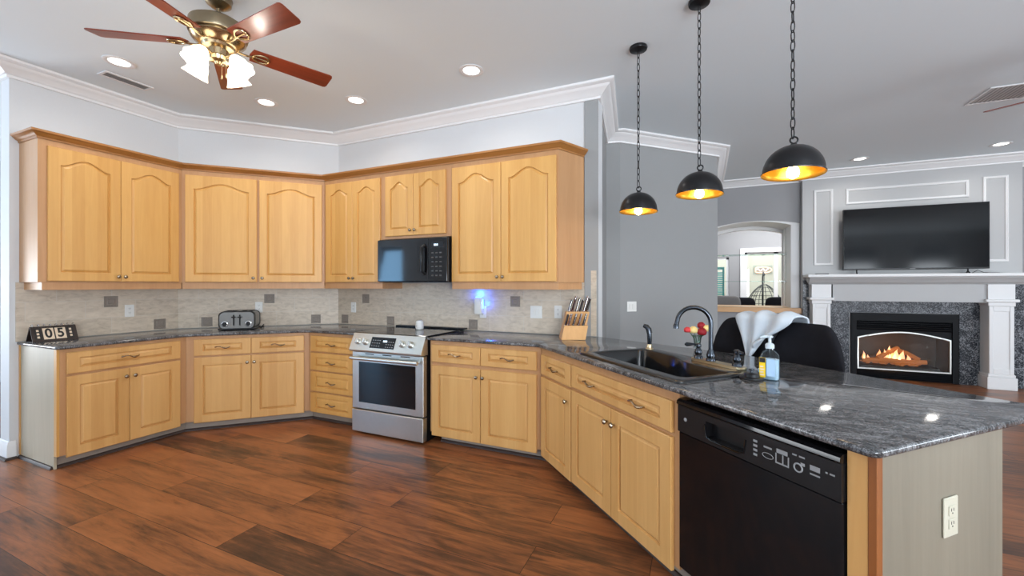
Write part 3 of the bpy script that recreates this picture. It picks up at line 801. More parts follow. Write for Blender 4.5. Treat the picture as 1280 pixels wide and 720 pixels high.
# ------------------------------------------------------------------ microwave
t = thing('microwave', 'black over-the-range microwave hung below the short wall cabinet', 'microwave', (*K2, 1.392), 0)
mx0, mx1, mh = .936, 1.745, .418
mb = MB(); mb.box(mx0, mx1, -.375, -.012, 0, mh, .003); mb.build('housing', 'black_satin', t, 0)
mb = MB(); mb.box(mx0, mx0 + .60, -.40, -.3755, .006, mh - .006, .004); dr = mb.build('door', 'black_gloss', t, 0)
mb = MB(); mb.box(mx0 + .075, mx0 + .485, -.402, -.3995, .085, .345); mb.build('door_window', 'black_gloss', dr, 0)
mb = MB(); mb.tube([(mx0 + .565, -.402, .075), (mx0 + .555, -.432, .10), (mx0 + .552, -.44, .21), (mx0 + .555, -.432, .32), (mx0 + .565, -.402, .345)], .014, 10); mb.build('door_handle', 'black_satin', dr)
mb = MB(); mb.box(mx0 + .603, mx1, -.40, -.3755, .006, mh - .006, .004); pn = mb.build('control_panel', 'black_gloss', t, 0)
mb = MB(); mb.box(mx0 + .635, mx1 - .035, -.4012, -.3995, .32, .37); ds = mb.build('display', 'black_satin', pn, 0)
mb = MB()
for k in range(3): mb.box(mx0 + .668 + .016 * k, mx0 + .679 + .016 * k, -.4019, -.4013, .336, .354)
mb.build('lit_digits', 'led', ds, 0)
mb = MB()
for i in range(3):
    for j in range(6): mb.box(mx0 + .638 + .045 * i, mx0 + .662 + .045 * i, -.4008, -.3995, .055 + .042 * j, .066 + .042 * j)
mb.build('button_print', flat('dim_button_print', rgb(72, 70, 66), .5), pn, 0)
mb = MB(); mb.box(mx0 + .05, mx1 - .05, -.36, -.06, -.003, -.0005); mb.build('vent_grille', 'black_matte', t, 0)

# ------------------------------------------------------------------ dishwasher
t = thing('dishwasher', 'black built-in dishwasher with a pocket handle, in the peninsula', 'dishwasher', (*Q0, 0), -45)
d0, d1 = 1.436, 2.093
mb = MB(); mb.box(d0 + .01, d1 - .01, .03, .60, .10, .868); mb.build('tub', 'black_matte', t, 0)
mb = MB(); mb.box(d0, d1, -.012, .0295, .125, .722, .004); mb.build('door', 'black_gloss', t, 0)
# control strip with the handle pocket let in
mb = MB(); h0, h1 = d0 + .155, d0 + .335
for x0, x1, z0, z1, yy in ((d0, h0, .725, .838, -.018), (h1, d1, .725, .838, -.018), (h0, h1, .725, .748, -.018), (h0, h1, .812, .838, -.018), (h0, h1, .748, .812, .018)): mb.box(x0, x1, yy, .029, z0, z1)
cp = mb.build('control_strip', 'black_satin', t, 0)
mb = MB(); sect = [(.029, .839), (-.018, .839), (-.026, .846), (-.024, .858), (-.012, .866), (.029, .868)]
mb.loft([[(x, y, z) for y, z in sect] for x in (d0, d1)]); mb.build('top_rail', 'black_gloss', t, 30)
mb = MB(); mb.tube([(h0 - .004, -.019, .80), (h0 + .004, -.019, .75), (h0 + .03, -.019, .742), (h1 - .03, -.019, .742), (h1 - .004, -.019, .75), (h1 + .004, -.019, .80)], .004, 8); mb.build('pocket_rim', 'black_gloss', cp)
mb = MB(); y0, y1 = -.0188, -.0181
for k in range(4): mb.box(h1 + .035, h1 + .05, y0, y1, .758 + .016 * k, .766 + .016 * k)
mb.build('status_lights', 'grey_label', cp, 0); mb = MB()
mb.box(h1 + .075, h1 + .105, y0, y1, .80, .806); mb.box(h1 + .122, h1 + .16, y0, y1, .799, .813)
for x in (.118, .142, .161): mb.box(h1 + x, h1 + x + .004, y0, y1, .768, .797)
mb.box(h1 + .118, h1 + .165, y0, y1, .763, .768); mb.box(h1 + .176, h1 + .19, y0, y1, .812, .817); mb.box(h1 + .198, h1 + .216, y0, y1, .812, .817)
mb.build('cycle_print', 'grey_label', cp, 0); mb = MB()
mb.box(h1 + .232, h1 + .262, y0, y1, .786, .802); mb.box(h1 + .232, h1 + .262, y0, y1, .772, .777); mb.box(h1 + .278, h1 + .284, y0, y1, .794, .799); mb.box(h1 + .29, h1 + .304, y0, y1, .794, .799)
mb.build('option_print', 'grey_label', cp, 0)
mb = MB(); mb.tube([(h1 + .195 + .013 * cos(2 * pi * i / 20), -.0184, .777 + .013 * sin(2 * pi * i / 20)) for i in range(20)], .0028, 5, True); mb.box(h1 + .203, h1 + .216, y0, y1, .788, .797); mb.build('start_button', 'grey_label', cp)
mb = MB(); mb.tube([(h1 + .09 + .02 * cos(2 * pi * i / 20), -.0184, .775 + .009 * sin(2 * pi * i / 20)) for i in range(20)], .0012, 5, True); mb.build('button_outline', 'grey_label', cp)
mb = MB(); mb.lathe([(.0085, -.0181), (.0085, -.0192), (.006, -.0196), (0, -.0196)], 18, (d0 + .045, 0, .785), 'Y'); mb.build('round_badge', 'grey_label', cp)
mb = MB(); mb.box(d0 + .005, d1 - .005, .05, .08, .005, .0995); mb.box(d0 + .005, d1 - .005, .03, .0495, .0995, .12); mb.build('kick_plate', 'black_matte', t, 0)

# ------------------------------------------------------------------ sink, faucet, sprayer
t = thing('kitchen_sink', 'black composite drop-in sink let into the peninsula countertop', 'sink', (*Q0, 0), -45)
def rr(x0, x1, y0, y1, r, n=5):
    out = []
    for cx, cy, a0 in ((x1 - r, y0 + r, -90), (x1 - r, y1 - r, 0), (x0 + r, y1 - r, 90), (x0 + r, y0 + r, 180)):
        for k in range(n + 1):
            a = radians(a0 + 90 * k / n); out.append((cx + r * cos(a), cy + r * sin(a)))
    return out
N6 = 6
def basin(i, r):
    """bowl outline: straight in front, the back stepping in on the right to leave the faucet deck"""
    pts = rr(.545 + i, 1.335 - i, .105 + i, .500 - i, r)
    def warp(x, y):
        if y > .3:
            u = min(max((x - .83) / .22, 0), 1); y -= .085 * (3 * u * u - 2 * u ** 3) * (y - .3) / .2
        return x, y
    full = []
    for j in range(len(pts)):          # extra points on the long back edge so that the step is smooth
        full.append(pts[j]); a, b = pts[j], pts[(j + 1) % len(pts)]
        if hypot(a[0] - b[0], a[1] - b[1]) > .15:
            for k in range(1, 14): full.append((a[0] + (b[0] - a[0]) * k / 14, a[1] + (b[1] - a[1]) * k / 14))
    return [warp(x, y) for x, y in full]
def rim(i):
    pts = rr(.488 + i, 1.392 - i, .03 + i, .592 - i, .03); full = []
    for j in range(len(pts)):
        full.append(pts[j]); a, b = pts[j], pts[(j + 1) % len(pts)]
        if hypot(a[0] - b[0], a[1] - b[1]) > .15:
            for k in range(1, 14): full.append((a[0] + (b[0] - a[0]) * k / 14, a[1] + (b[1] - a[1]) * k / 14))
    return full
mb = MB(); Z = CT + .0006
lo = [(rim(.0), Z), (rim(.002), Z + .008), (rim(.008), Z + .011), (basin(-.004, .05), Z + .011), (basin(.004, .05), Z + .004), (basin(.010, .05), .78), (basin(.03, .05), .71), (basin(.06, .05), .695)]
mb.loft([[(x, y, z) for x, y in p] for p, z in lo], False, True)
# underside, inside the cut-out
mb.loft([[(x, y, z) for x, y in p] for p, z in [(rim(.0), Z), (basin(-.012, .05), Z + .001), (basin(-.002, .05), .78), (basin(.02, .05), .69), (basin(.06, .05), .685)]], False, True)
mb.build('bowl', 'sink_black', t, 50)
mb = MB(); mb.lathe([(.045, .6955), (.045, .699), (.038, .699), (.034, .697), (0, .697)], 24, (.98, .27, 0)); mb.build('drain', 'chrome', t)
DZ = Z + .0115
t = thing('faucet', 'gooseneck two-handle bridge faucet in dark metal on a brass deck plate', 'faucet', at(Q0, -45, 1.15, .522, DZ), -45)
mb = MB(); mb.prism(rr(-.175, .175, -.03, .03, .028), 0, .014, .003); mb.build('deck_plate', 'brassplate', t, 30, 'satin brass deck plate')
mb = MB(); mb.lathe([(.026, .0145), (.026, .022), (.021, .030), (.023, .045), (.019, .06), (.014, .075)], 20, (-.045, 0, 0)); mb.build('spout_base', 'gunmetal', t)
mb = MB(); pts = [(-.045, 0, .07), (-.045, 0, .20)]; Rr = .088
for k in range(15):
    a = pi * k / 14 * .97; pts.append((-.045 - (Rr - Rr * cos(a)) * .62, -(Rr - Rr * cos(a)) * .78, .225 + Rr * sin(a) * .98))
lx, ly, lz = pts[-1]; pts.append((lx - .004, ly - .005, lz - .028))
mb.tube(pts, .0125, 12); sp = mb.build('spout', 'gunmetal', t)
mb = MB(); mb.lathe([(.0155, 0), (.0155, .02), (.012, .026)], 16, (lx - .004, ly - .005, lz - .044)); mb.build('aerator', 'gunmetal', sp)
for sx, dx in ((-.135, -.06), (.125, .055)):
    mb = MB(); mb.lathe([(.025, .0145), (.024, .024), (.017, .034), (.021, .05), (.016, .066), (.010, .076), (.016, .082), (.016, .094), (.009, .10)], 18, (sx, 0, 0)); hb = mb.build('handle_base', 'gunmetal', t)
    mb = MB(); mb.tube([(sx, 0, .088), (sx + dx * .4, -.012, .092), (sx + dx * .7, -.022, .09), (sx + dx, -.03, .088), (sx + dx * 1.15, -.034, .087)], [.007, .006, .010, .012, .005], 10); mb.build('lever', 'gunmetal', hb)
t = thing('sink_sprayer', 'dark side sprayer standing at the back corner of the sink', 'sprayer', at(Q0, -45, .557, .548, DZ), -45)
mb = MB(); mb.lathe([(.026, 0), (.026, .005), (.018, .012), (.016, .03), (.012, .034)], 18); mb.build('collar', 'brassplate', t)
mb = MB(); mb.tube([(0, 0, .03), (.002, 0, .06), (.001, -.001, .10), (-.004, -.004, .135), (-.014, -.012, .152), (-.03, -.024, .158)], [.013, .015, .016, .018, .017, .013], 12); mb.build('spray_head', 'gunmetal', t)
mb = MB(); mb.tube([(-.018, .004, .15), (-.004, .014, .14), (.002, .02, .11)], [.004, .005, .003], 8); mb.build('trigger', 'black_satin', t)

# ------------------------------------------------------------------ things on the counters
# flip calendar
t = thing('flip_calendar', 'black tent-shaped flip calendar showing 05 at the counter end', 'calendar', (K1[0] + .13, -2.05, CT + .0005), 90)
cl, ch, cd = .132, .118, .062      # half length along x, height, half depth
mb = MB(); th = .004
for sgn in (-1, 1):
    mb.loft([[(x, y, z) for y, z in ((sgn * cd, 0), (sgn * (cd - th * 1.2), 0), (sgn * .0015, ch - .004), (sgn * .004, ch))] for x in (-cl, cl)])
mb.box(-cl, cl, -cd + .004, cd - .004, 0, .003)
mb.build('stand', 'umber', t, 0)
TL = math.atan2(ch, cd - .004)
def CM(x, u, off=.0008):   # on the sloping front, u up the slope
    return Matrix.Translation((x, -cd, 0)) @ Matrix.Rotation(-(pi / 2 - TL), 4, 'X') @ Matrix.Translation((0, -off, u))
for k, (x, ch_) in enumerate(((-.036, '0'), (.034, '5'))):
    mb = MB(); mb.M = CM(x, .066); mb.box(-.031, .031, -.0012, .0005, -.048, .048, .001); pg = mb.build('number_card', 'paper', t, 0)
    o = text_mesh('digit', ch_, .108, 'ink', pg, (0, 0, 0), (0, 0, 0), .0005)
    o.data.transform(Matrix.Scale(.78, 4, (1, 0, 0)))
    o.matrix_local = CM(x, .066, .0022) @ Matrix.Rotation(pi / 2, 4, 'X')
for x in (-.094, .094):
    mb = MB(); mb.M = CM(x, .066); mb.box(-.019, .019, -.0010, .0005, -.048, .048, .001); pg = mb.build('word_card', 'ink', t, 0)
    mb = MB(); mb.M = CM(x, .066)
    for k in range(3): mb.box(-.008, .006, -.0016, -.0011, -.036 + .028 * k, -.019 + .028 * k)
    mb.build('card_print', 'paper', pg, 0)
for k in range(8):
    x = -cl + .014 + k * (2 * cl - .028) / 7
    mb = MB(); mb.tube([(x, .014 * cos(2 * pi * i / 16), ch + .004 + .014 * sin(2 * pi * i / 16)) for i in range(16)], .0022, 6, True); mb.build('ring', 'chrome', t)

# toaster
q = at(K1, 45, .618, -.315, CT + .0005)
t = thing('toaster', 'chrome four-slice toaster with two round dials on the granite', 'toaster', q, 45)
def rrect(w, h0, h1, r, n=6):
    return [(x, z) for x, z in rr(-w, w, h0, h1, r, n)]
mb = MB()
prof = rrect(.155, .014, .185, .045)
mb.loft([[(x * s, y, .1 + (z - .1) * s) for x, z in prof] for y, s in ((-.128, .94), (-.135, .985), (-.12, 1), (.12, 1), (.135, .985), (.128, .94))]); mb.build('shell', 'toaster_steel', t, 40)
mb = MB(); mb.loft([[(x, y, z) for x, z in rrect(.1585, .010, .189, .048)] for y in (-.119, -.106)]); mb.loft([[(x, y, z) for x, z in rrect(.1585, .010, .189, .048)] for y in (.106, .119)]); mb.build('trim_band', 'black_satin', t, 40)
mb = MB(); mb.box(-.158, .158, -.14, .14, .006, .022, .004); mb.build('base', 'black_satin', t, 30)
for x in (-.1, .1):
    for y in (-.1, .1):
        mb = MB(); mb.lathe([(.012, 0), (.014, .0058)], 12, (x, y, 0)); mb.build('foot', 'black_matte', t)
for x in (-.105, -.045, .045, .105):
    mb = MB(); mb.box(x - .015, x + .015, -.085, .085, .1846, .1895); mb.build('slot', 'dark_hole', t, 0)
for x in (-.10, .10):
    mb = MB(); mb.lathe([(.029, -.1345), (.029, -.141), (.024, -.143), (.0235, -.1432), (0, -.1432)], 20, (x, 0, .065), 'Y'); mb.build('dial_ring', 'chrome', t)
    mb = MB(); mb.lathe([(.022, -.1434), (.020, -.155), (0, -.155)], 18, (x, 0, .065), 'Y'); mb.box(x - .004, x + .004, -.160, -.1555, .045, .085); mb.build('dial', 'black_satin', t)
for x in (-.026, .026):
    mb = MB(); mb.box(x - .005, x + .005, -.137, -.1352, .05, .155); mb.build('lever_slot', 'dark_hole', t, 0)
    mb = MB(); mb.box(x - .017, x + .017, -.158, -.1372, .125, .137, .003); mb.build('lever', 'black_satin', t, 30)
mb = MB(); mb.tube([(.12, .06, .02), (.175, .03, .012), (.205, .0, .02), (.215, -.03, .045), (.205, -.05, .03), (.19, -.03, .006), (.175, .05, .006), (.19, .12, .006)], .004, 8); mb.build('cord', 'black_matte', t)

# white ceramic jar on the cooktop
t = thing('ceramic_jar', 'small white ceramic jar with a dark dot, on the black cooktop', 'jar', (2.255, -.235, .9246), 8)
mb = MB(); mb.lathe([(.030, 0), (.036, .004), (.040, .02), (.040, .04), (.037, .056), (.034, .058)], 24); mb.build('jar_body', 'white_plastic', t)
mb = MB(); mb.lathe([(.037, .0585), (.038, .066), (.034, .078), (.026, .088), (.010, .092), (0, .0925)], 24); mb.build('lid', 'white_plastic', t)
mb = MB(); mb.lathe([(.0045, -.0405), (.0045, -.0395), (0, -.0395)], 10, (-.012, .002, .036), 'Y'); mb.build('dot', 'ink', t)
t = thing('trivet_block', 'little dark wooden block beside the white ceramic jar', 'block', (2.205, -.19, .9246), 4)
mb = MB(); mb.box(-.022, .022, -.02, .02, 0, .022, .003); mb.build('block', 'umber', t, 0)
for y in (-.02, .02):
    mb = MB(); mb.box(-.018, .018, y - .0004, y + .0004, .006, .016); mb.build('inlay', 'handle_red', t, 0)

# knife block with knives
t = thing('knife_block', 'beech knife block with two tiers of knives, at the end of the tiled wall', 'knife block', (3.80, -.222, CT + .0005), 24)
kw = .098
mb = MB()
def sec(y0, y1, z0, z1, dx): return [(y0, z0), (y1, z0)]
low = [(-.10, 0), (.10, 0), (.10, .115), (-.055, .115), (-.078, .06)]
lean = math.tan(radians(14))
def P3(x, y, z): return (x + z * lean, y, z)
def slabx(mb, yz, x0=-kw, x1=kw): mb.loft([[P3(x, y, z) for y, z in yz] for x in (x0, x1)])
slabx(mb, [(-.095, 0), (.10, 0), (.10, .112), (-.06, .112)]); mb.build('lower_block', 'knife_wood', t, 0)
mb = MB(); slabx(mb, [(-.005, .1125), (.10, .1125), (.10, .222), (.02, .222)]); mb.build('upper_block', 'knife_wood', t, 0)
def knife(x, y, z, L, r, mat, label):
    k = thing('kitchen_knife', label, 'knife', (0, 0, 0), 0, 'knives in the knife block')
    k.matrix_world = Matrix.Translation((3.80, -.222, CT + .0005)) @ Matrix.Rotation(radians(24), 4, 'Z') @ Matrix.Translation(P3(x, y, z)) @ Matrix.Rotation(radians(14), 4, 'Y') @ Matrix.Rotation(radians(14), 4, 'X')
    mb = MB(); mb.box(-.0012, .0012, -.010, .010, -.006, .0); mb.build('blade', 'chrome', k, 0)
    mb = MB(); mb.loft([[(r * .75 * cos(a), r * 1.3 * sin(a) * w, h) for a in [2 * pi * i / 12 for i in range(12)]] for h, w in ((.0005, .9), (.02, .95), (L * .5, 1.05), (L * .8, .95), (L, .8))]); hd = mb.build('handle', mat, k)
    mb = MB(); mb.box(-r * .22, r * .22, -r * 1.42, r * 1.42, .004, L * .96, .001); mb.build('tang', 'chrome', hd, 0)
    mb = MB(); mb.lathe([(r * .95, -.0), (r * 1.05, .004), (r * .9, .010)], 10, (0, 0, .0)); mb.build('bolster', 'chrome', hd)
    mb = MB(); mb.sphere((0, 0, L), r * .95, 10, 6, (.8, 1.1, .6)); mb.build('butt', 'chrome', hd)
    return k
for k, x in enumerate((-.062, -.022, .020, .060)): knife(x, -.036, .114, .098, .0125, ('handle_red', 'handle_dark')[k % 2], ('first', 'second', 'third', 'last')[k] + ' knife from the sharpening steel in the lower tier of the knife block')
for k, x in enumerate((-.075, -.045, -.012, .022, .052, .08)): knife(x, .05 + .016 * (k % 2), .224, .105 + .014 * ((k * 5) % 3), .0135, ('handle_dark', 'handle_red', 'handle_dark')[k % 3], ('first', 'second', 'third', 'fourth', 'fifth', 'last')[k] + ' knife from the outlet side in the upper tier of the knife block')
k = thing('sharpening_steel', 'dark sharpening steel slotted in the side of the knife block', 'knife', (0, 0, 0), 0)
k.matrix_world = Matrix.Translation((3.80, -.222, CT + .0005)) @ Matrix.Rotation(radians(24), 4, 'Z') @ Matrix.Translation(P3(-.085, -.02, .116)) @ Matrix.Rotation(radians(14), 4, 'Y') @ Matrix.Rotation(radians(8), 4, 'X')
mb = MB(); mb.lathe([(.007, 0), (.009, .01), (.008, .05), (.010, .085), (.006, .092)], 12); mb.build('handle', 'handle_dark', k)
mb = MB(); mb.lathe([(.011, -.0005), (.011, -.003), (.004, -.0035), (.004, -.003)], 12); mb.build('guard', 'chrome', k)

# soap bottle
t = thing('soap_bottle', 'clear pump bottle with a yellow label beside the sink', 'bottle', at(Q0, -45, 1.475, .50, CT + .0006), -20)
mb = MB(); mb.loft([[(x * s, y * s, z) for x, y in rr(-.040, .040, -.026, .026, .018)] for z, s in ((0, .9), (.004, 1), (.10, 1), (.118, .95), (.132, .70), (.140, .42), (.148, .40))]); mb.build('bottle_body', 'bottle', t, 40)
mb = MB(); mb.loft([[(x * s, y * s, z) for x, y in rr(-.037, .037, -.023, .023, .016)] for z, s in ((.003, .9), (.008, 1), (.098, 1))]); mb.build('liquid', flat('pale_blue_soap', rgb(196, 212, 222), .2), t, 40)
mb = MB(); mb.box(-.038, -.012, -.0275, -.0263, .012, .105); lb = mb.build('label', 'yellow_label', t, 0, 'yellow label')
mb = MB(); mb.box(-.037, -.013, -.0285, -.0276, .082, .104); mb.build('label_band', 'ink', lb, 0)
mb = MB()
for k in range(4): mb.box(-.035, -.017 - .003 * (k % 2), -.0285, -.0276, .020 + .013 * k, .027 + .013 * k)
mb.build('label_print', 'paper', lb, 0)
mb = MB(); mb.box(-.008, .026, -.0275, -.0263, .02, .10); mb.build('back_label', 'blue_label', t, 0)
mb = MB(); mb.lathe([(.019, .1485), (.019, .166), (.014, .172), (.007, .175), (.006, .198), (.013, .199), (.014, .207), (.006, .211)], 18); mb.tube([(0, 0, .204), (-.02, -.012, .204), (-.036, -.02, .198)], [.007, .006, .004], 8); mb.build('pump', flat('frosted_plastic', rgb(214, 226, 234), .35, alpha=.75), t)
# sink strainer and sponge
t = thing('sink_strainer', 'round black sink strainer lying by the soap bottle', 'strainer', at(Q0, -45, 1.435, .43, CT + .0006), 0)
mb = MB(); mb.lathe([(.048, 0), (.052, .004), (.050, .010), (.036, .012), (.032, .026), (.016, .030), (0, .030)], 26); mb.build('basket', 'black_satin', t)
mb = MB(); mb.lathe([(.006, .0302), (.006, .040), (.012, .043), (.010, .049), (0, .050)], 14); mb.build('grip', 'gunmetal', t)
t = thing('sponge', 'light blue sponge behind the black strainer', 'sponge', at(Q0, -45, 1.39, .60, CT + .0006), -20)
mb = MB(); mb.box(-.04, .04, -.025, .025, 0, .022, .006, 2); mb.build('foam', 'blue_sponge', t, 40)
mb = MB(); mb.box(-.04, .04, -.025, .025, .0225, .029, .003); mb.build('scrub_pad', flat('white_scrub_pad', rgb(190, 220, 232), .9), t, 0)

# vase of roses
vq = at(Q0, -45, .60, .93, CT + .0005)
t = thing('flower_vase', 'small clear glass vase at the back edge of the peninsula', 'vase', vq, 0)
mb = MB(); mb.lathe([(.020, 0), (.026, .004), (.022, .03), (.028, .075), (.034, .095), (.031, .095), (.025, .075), (.019, .03), (.020, .006), (0, .006)], 22); mb.build('glass_body', 'glass', t)
mb = MB(); mb.lathe([(.017, .0065), (.018, .03), (.021, .055), (0, .055)], 16); mb.build('water', 'glass', t)
for k, (dx, dy, dz, r, m_, lb) in enumerate(((-.075, -.01, .135, .024, 'rose_pink', 'coral rose at the outer end of the vase bouquet'), (-.035, -.015, .135, .030, 'rose_cream', 'cream rose between the coral and the red ones'), (.018, -.03, .125, .032, 'rose_red', 'big red rose low in the middle of the bouquet'), (.032, .01, .165, .027, 'rose_red', 'red rose at the top of the bouquet'), (.06, -.01, .145, .028, 'rose_cream', 'cream rose on the faucet side of the bouquet'))):
    f = thing('rose', lb, 'flower', vq, 24, 'roses in the vase')
    mb = MB(); mb.tube([(dx * .12, dy * .12, .010), (dx * .3, dy * .3, .07), (dx * .8, dy * .8, dz - r * .6)], .0025, 6); mb.build('stem', 'stem', f)
    mb = MB(); rng = random.Random(k)
    mb.sphere((dx, dy, dz), r * .62, 12, 8)
    for ring, (rad, up, n_) in enumerate(((.55, .1, 4), (.8, -.02, 5), (1.0, -.15, 6))):
        for j in range(n_):
            a = 2 * pi * j / n_ + ring * .5; loops = []
            for u in range(5):
                ph = -.9 + 1.9 * u / 4; loops.append([(dx + r * rad * cos(a + w * .55) * cos(ph * .8) * (1 - .0 * u), dy + r * rad * sin(a + w * .55) * cos(ph * .8), dz + r * (up + .8 * sin(ph))) for w in (-1, -.5, 0, .5, 1)])
            mb.loft(loops, False, False, False)
    b = mb.build('petals', m_, f); sm = b.modifiers.new('thick', 'SOLIDIFY'); sm.thickness = .0015
    mb = MB()
    for s_ in (-1, 1): mb.loft([[(dx * .4 + s_ * x, dy * .4 + y, .08 + z) for x, y, z in q_] for q_ in ([(0, -.001, 0), (0, .001, 0)], [(.015, -.009, .012), (.015, .009, .012)], [(.03, -.001, .018), (.03, .001, .018)])], False, False, False)
    mb.build('leaf', 'stem', f)

# ------------------------------------------------------------------ pendants
def chain_mesh(z0, z1, lk=.058):
    mb = MB(); n = max(2, int((z1 - z0) / (lk * .78))); st = (z1 - z0) / n
    for i in range(n):
        zc = z0 + st * (i + .5); hl, hw = st * .62, st * .2; pts = []
        for k in range(14):
            a = 2 * pi * k / 14; r_, h_ = hw * sin(a), hl * cos(a)
            ang = radians(45 + 90 * (i % 2)) + .25 * sin(i * 1.7); pts.append((r_ * cos(ang), r_ * sin(ang), zc + h_))
        mb.tube(pts, (.0027), 6, True)
    return mb
def pendant(label, x, y, zr, tilt):
    t = thing('pendant_light', label, 'pendant lamp', (x, y, HC), 0, 'black dome pendants over the peninsula')
    mb = MB(); mb.lathe([(.062, -.0006), (.064, -.010), (.060, -.022), (.020, -.032), (.008, -.034)], 28); mb.build('canopy', 'pend_black', t)
    zt = zr - HC + .140            # crown of the dome
    mb = chain_mesh(zt + .036, -.03); mb.build('chain', 'pend_black', t)
    R = .131; Mx = Matrix.Translation((0, 0, zr - HC)) @ Matrix.Rotation(radians(tilt[0]), 4, 'X') @ Matrix.Rotation(radians(tilt[1]), 4, 'Y')
    mb = MB(); mb.M = Mx
    out = [(R + .004, -.002), (R + .005, .003), (R, .006)] + [(R * cos(a) ** .92, .006 + .132 * sin(a)) for a in [pi / 2 * k / 12 for k in range(1, 12)]] + [(.016, .139), (.013, .148), (.006, .152)]
    inn = [(.006, .131)] + [((R - .004) * cos(a) ** .92, .004 + .126 * sin(a)) for a in [pi / 2 * k / 12 for k in range(11, 0, -1)]] + [(R - .003, .003), (R + .004, -.002)]
    mb.lathe(out, 40, cap=False); sh = mb.build('shade', 'pend_black', t, 50)
    mb = MB(); mb.M = Mx; mb.lathe(inn, 40, cap=False); mb.build('shade_lining', 'pend_gold', sh, 50, 'gold lining of the shade')
    mb = MB(); mb.M = Mx; mb.tube([(.016 * cos(2 * pi * k / 16), 0, .166 + .016 * sin(2 * pi * k / 16)) for k in range(16)], .004, 8, True); mb.build('hanging_ring', 'pend_black', t)
    mb = MB(); mb.M = Mx; mb.lathe([(.017, .1295), (.017, .06), (.013, .056)], 16); mb.build('socket', 'brass', t)
    mb = MB(); mb.M = Mx; mb.lathe([(.011, .0555), (.013, .045), (.024, .022), (.028, .004), (.024, -.012), (.010, -.022), (0, -.023)], 18); mb.build('bulb', 'bulb', t)
    c = Mx @ Vector((0, 0, -.032))
    point_light('pendant_glow', c, 1.6, (1, .74, .42), .03, t)
    return t
PA = (4.372, -.479); PB = (4.776, -.844); PC = (5.19, -1.225)
pendant('black dome pendant over the sink corner, the one hung farthest back', *PA, 1.900, (-1.5, 1))
pendant('middle one of the three black dome pendants', *PB, 1.916, (-2, 2))
pendant('black dome pendant nearest the bare end of the peninsula', *PC, 1.905, (-2, 2))

# ------------------------------------------------------------------ recessed lights and vents
def downlight(label, x, y, power):
    t = thing('recessed_light', label, 'ceiling light', (x, y, HC), 0, 'recessed ceiling lights')
    mb = MB(); mb.lathe([(.066, -.0006), (.098, -.0006), (.100, -.004), (.094, -.007), (.070, -.005), (.066, -.003)], 36, cap=False); mb.build('trim_ring', 'trim', t)
    mb = MB(); mb.lathe([(.0655, -.0008), (.0655, -.003), (0, -.0032)], 32); mb.build('lens', 'lamp', t)
    d = bpy.data.lights.new('downlight_beam', 'AREA'); d.shape = 'DISK'; d.size = .13; d.energy = power; d.color = (1, .95, .88); d.spread = radians(150)
    o = bpy.data.objects.new('downlight_beam', d); COL.objects.link(o); o.parent = t; o.location = (0, 0, -.012)
KP = 5
downlight('recessed ceiling light near the slim vent', .655, -1.91, KP)
downlight('recessed ceiling light over the toaster corner', 1.021, -.96, KP)
downlight('recessed ceiling light in front of the range', 1.838, -.652, KP)
downlight('recessed ceiling light above the tall wall cabinet by the knife block', 3.095, -.686, KP)
downlight('recessed living room light in front of the niche end of the overmantel', 6.812, 3.55, 5)
downlight('recessed living room light above the far end of the television', 8.183, 3.5, 5)
def vent(label, x, y, w, l, rz, n, along):
    t = thing('ceiling_vent', label, 'vent', (x, y, HC), rz)
    mb = MB(); f = .022
    for a in ((-w, w, -l, -l + f), (-w, w, l - f, l), (-w, -w + f, -l + f, l - f), (w - f, w, -l + f, l - f)): mb.box(a[0], a[1], a[2], a[3], -.008, -.0006, .002)
    mb.build('frame', 'trim', t, 0)
    mb = MB(); mb.box(-w + f, w - f, -l + f, l - f, -.002, -.0007); mb.build('duct', flat('shadowy_duct_grey', rgb(165, 165, 166), .8), t, 0)
    mb = MB()
    for k in range(n):
        c = -w + f + (2 * w - 2 * f) * (k + .5) / n
        mb.loft([[(c + x, yy, z) for x, z in ((-.006, -.003), (-.0045, -.003), (.006, -.0075), (.0045, -.0078))] for yy in (-l + f, l - f)])
    mb.build('louvres', flat('grey_louvre', rgb(215, 215, 216), .5), t, 0)
vent('slim slotted supply vent in the kitchen ceiling', .33, -1.725, .068, .165, 0, 5, 'y')
vent('large white return vent over the living room', 7.32, 1.62, .20, .20, 0, 11, 'y')

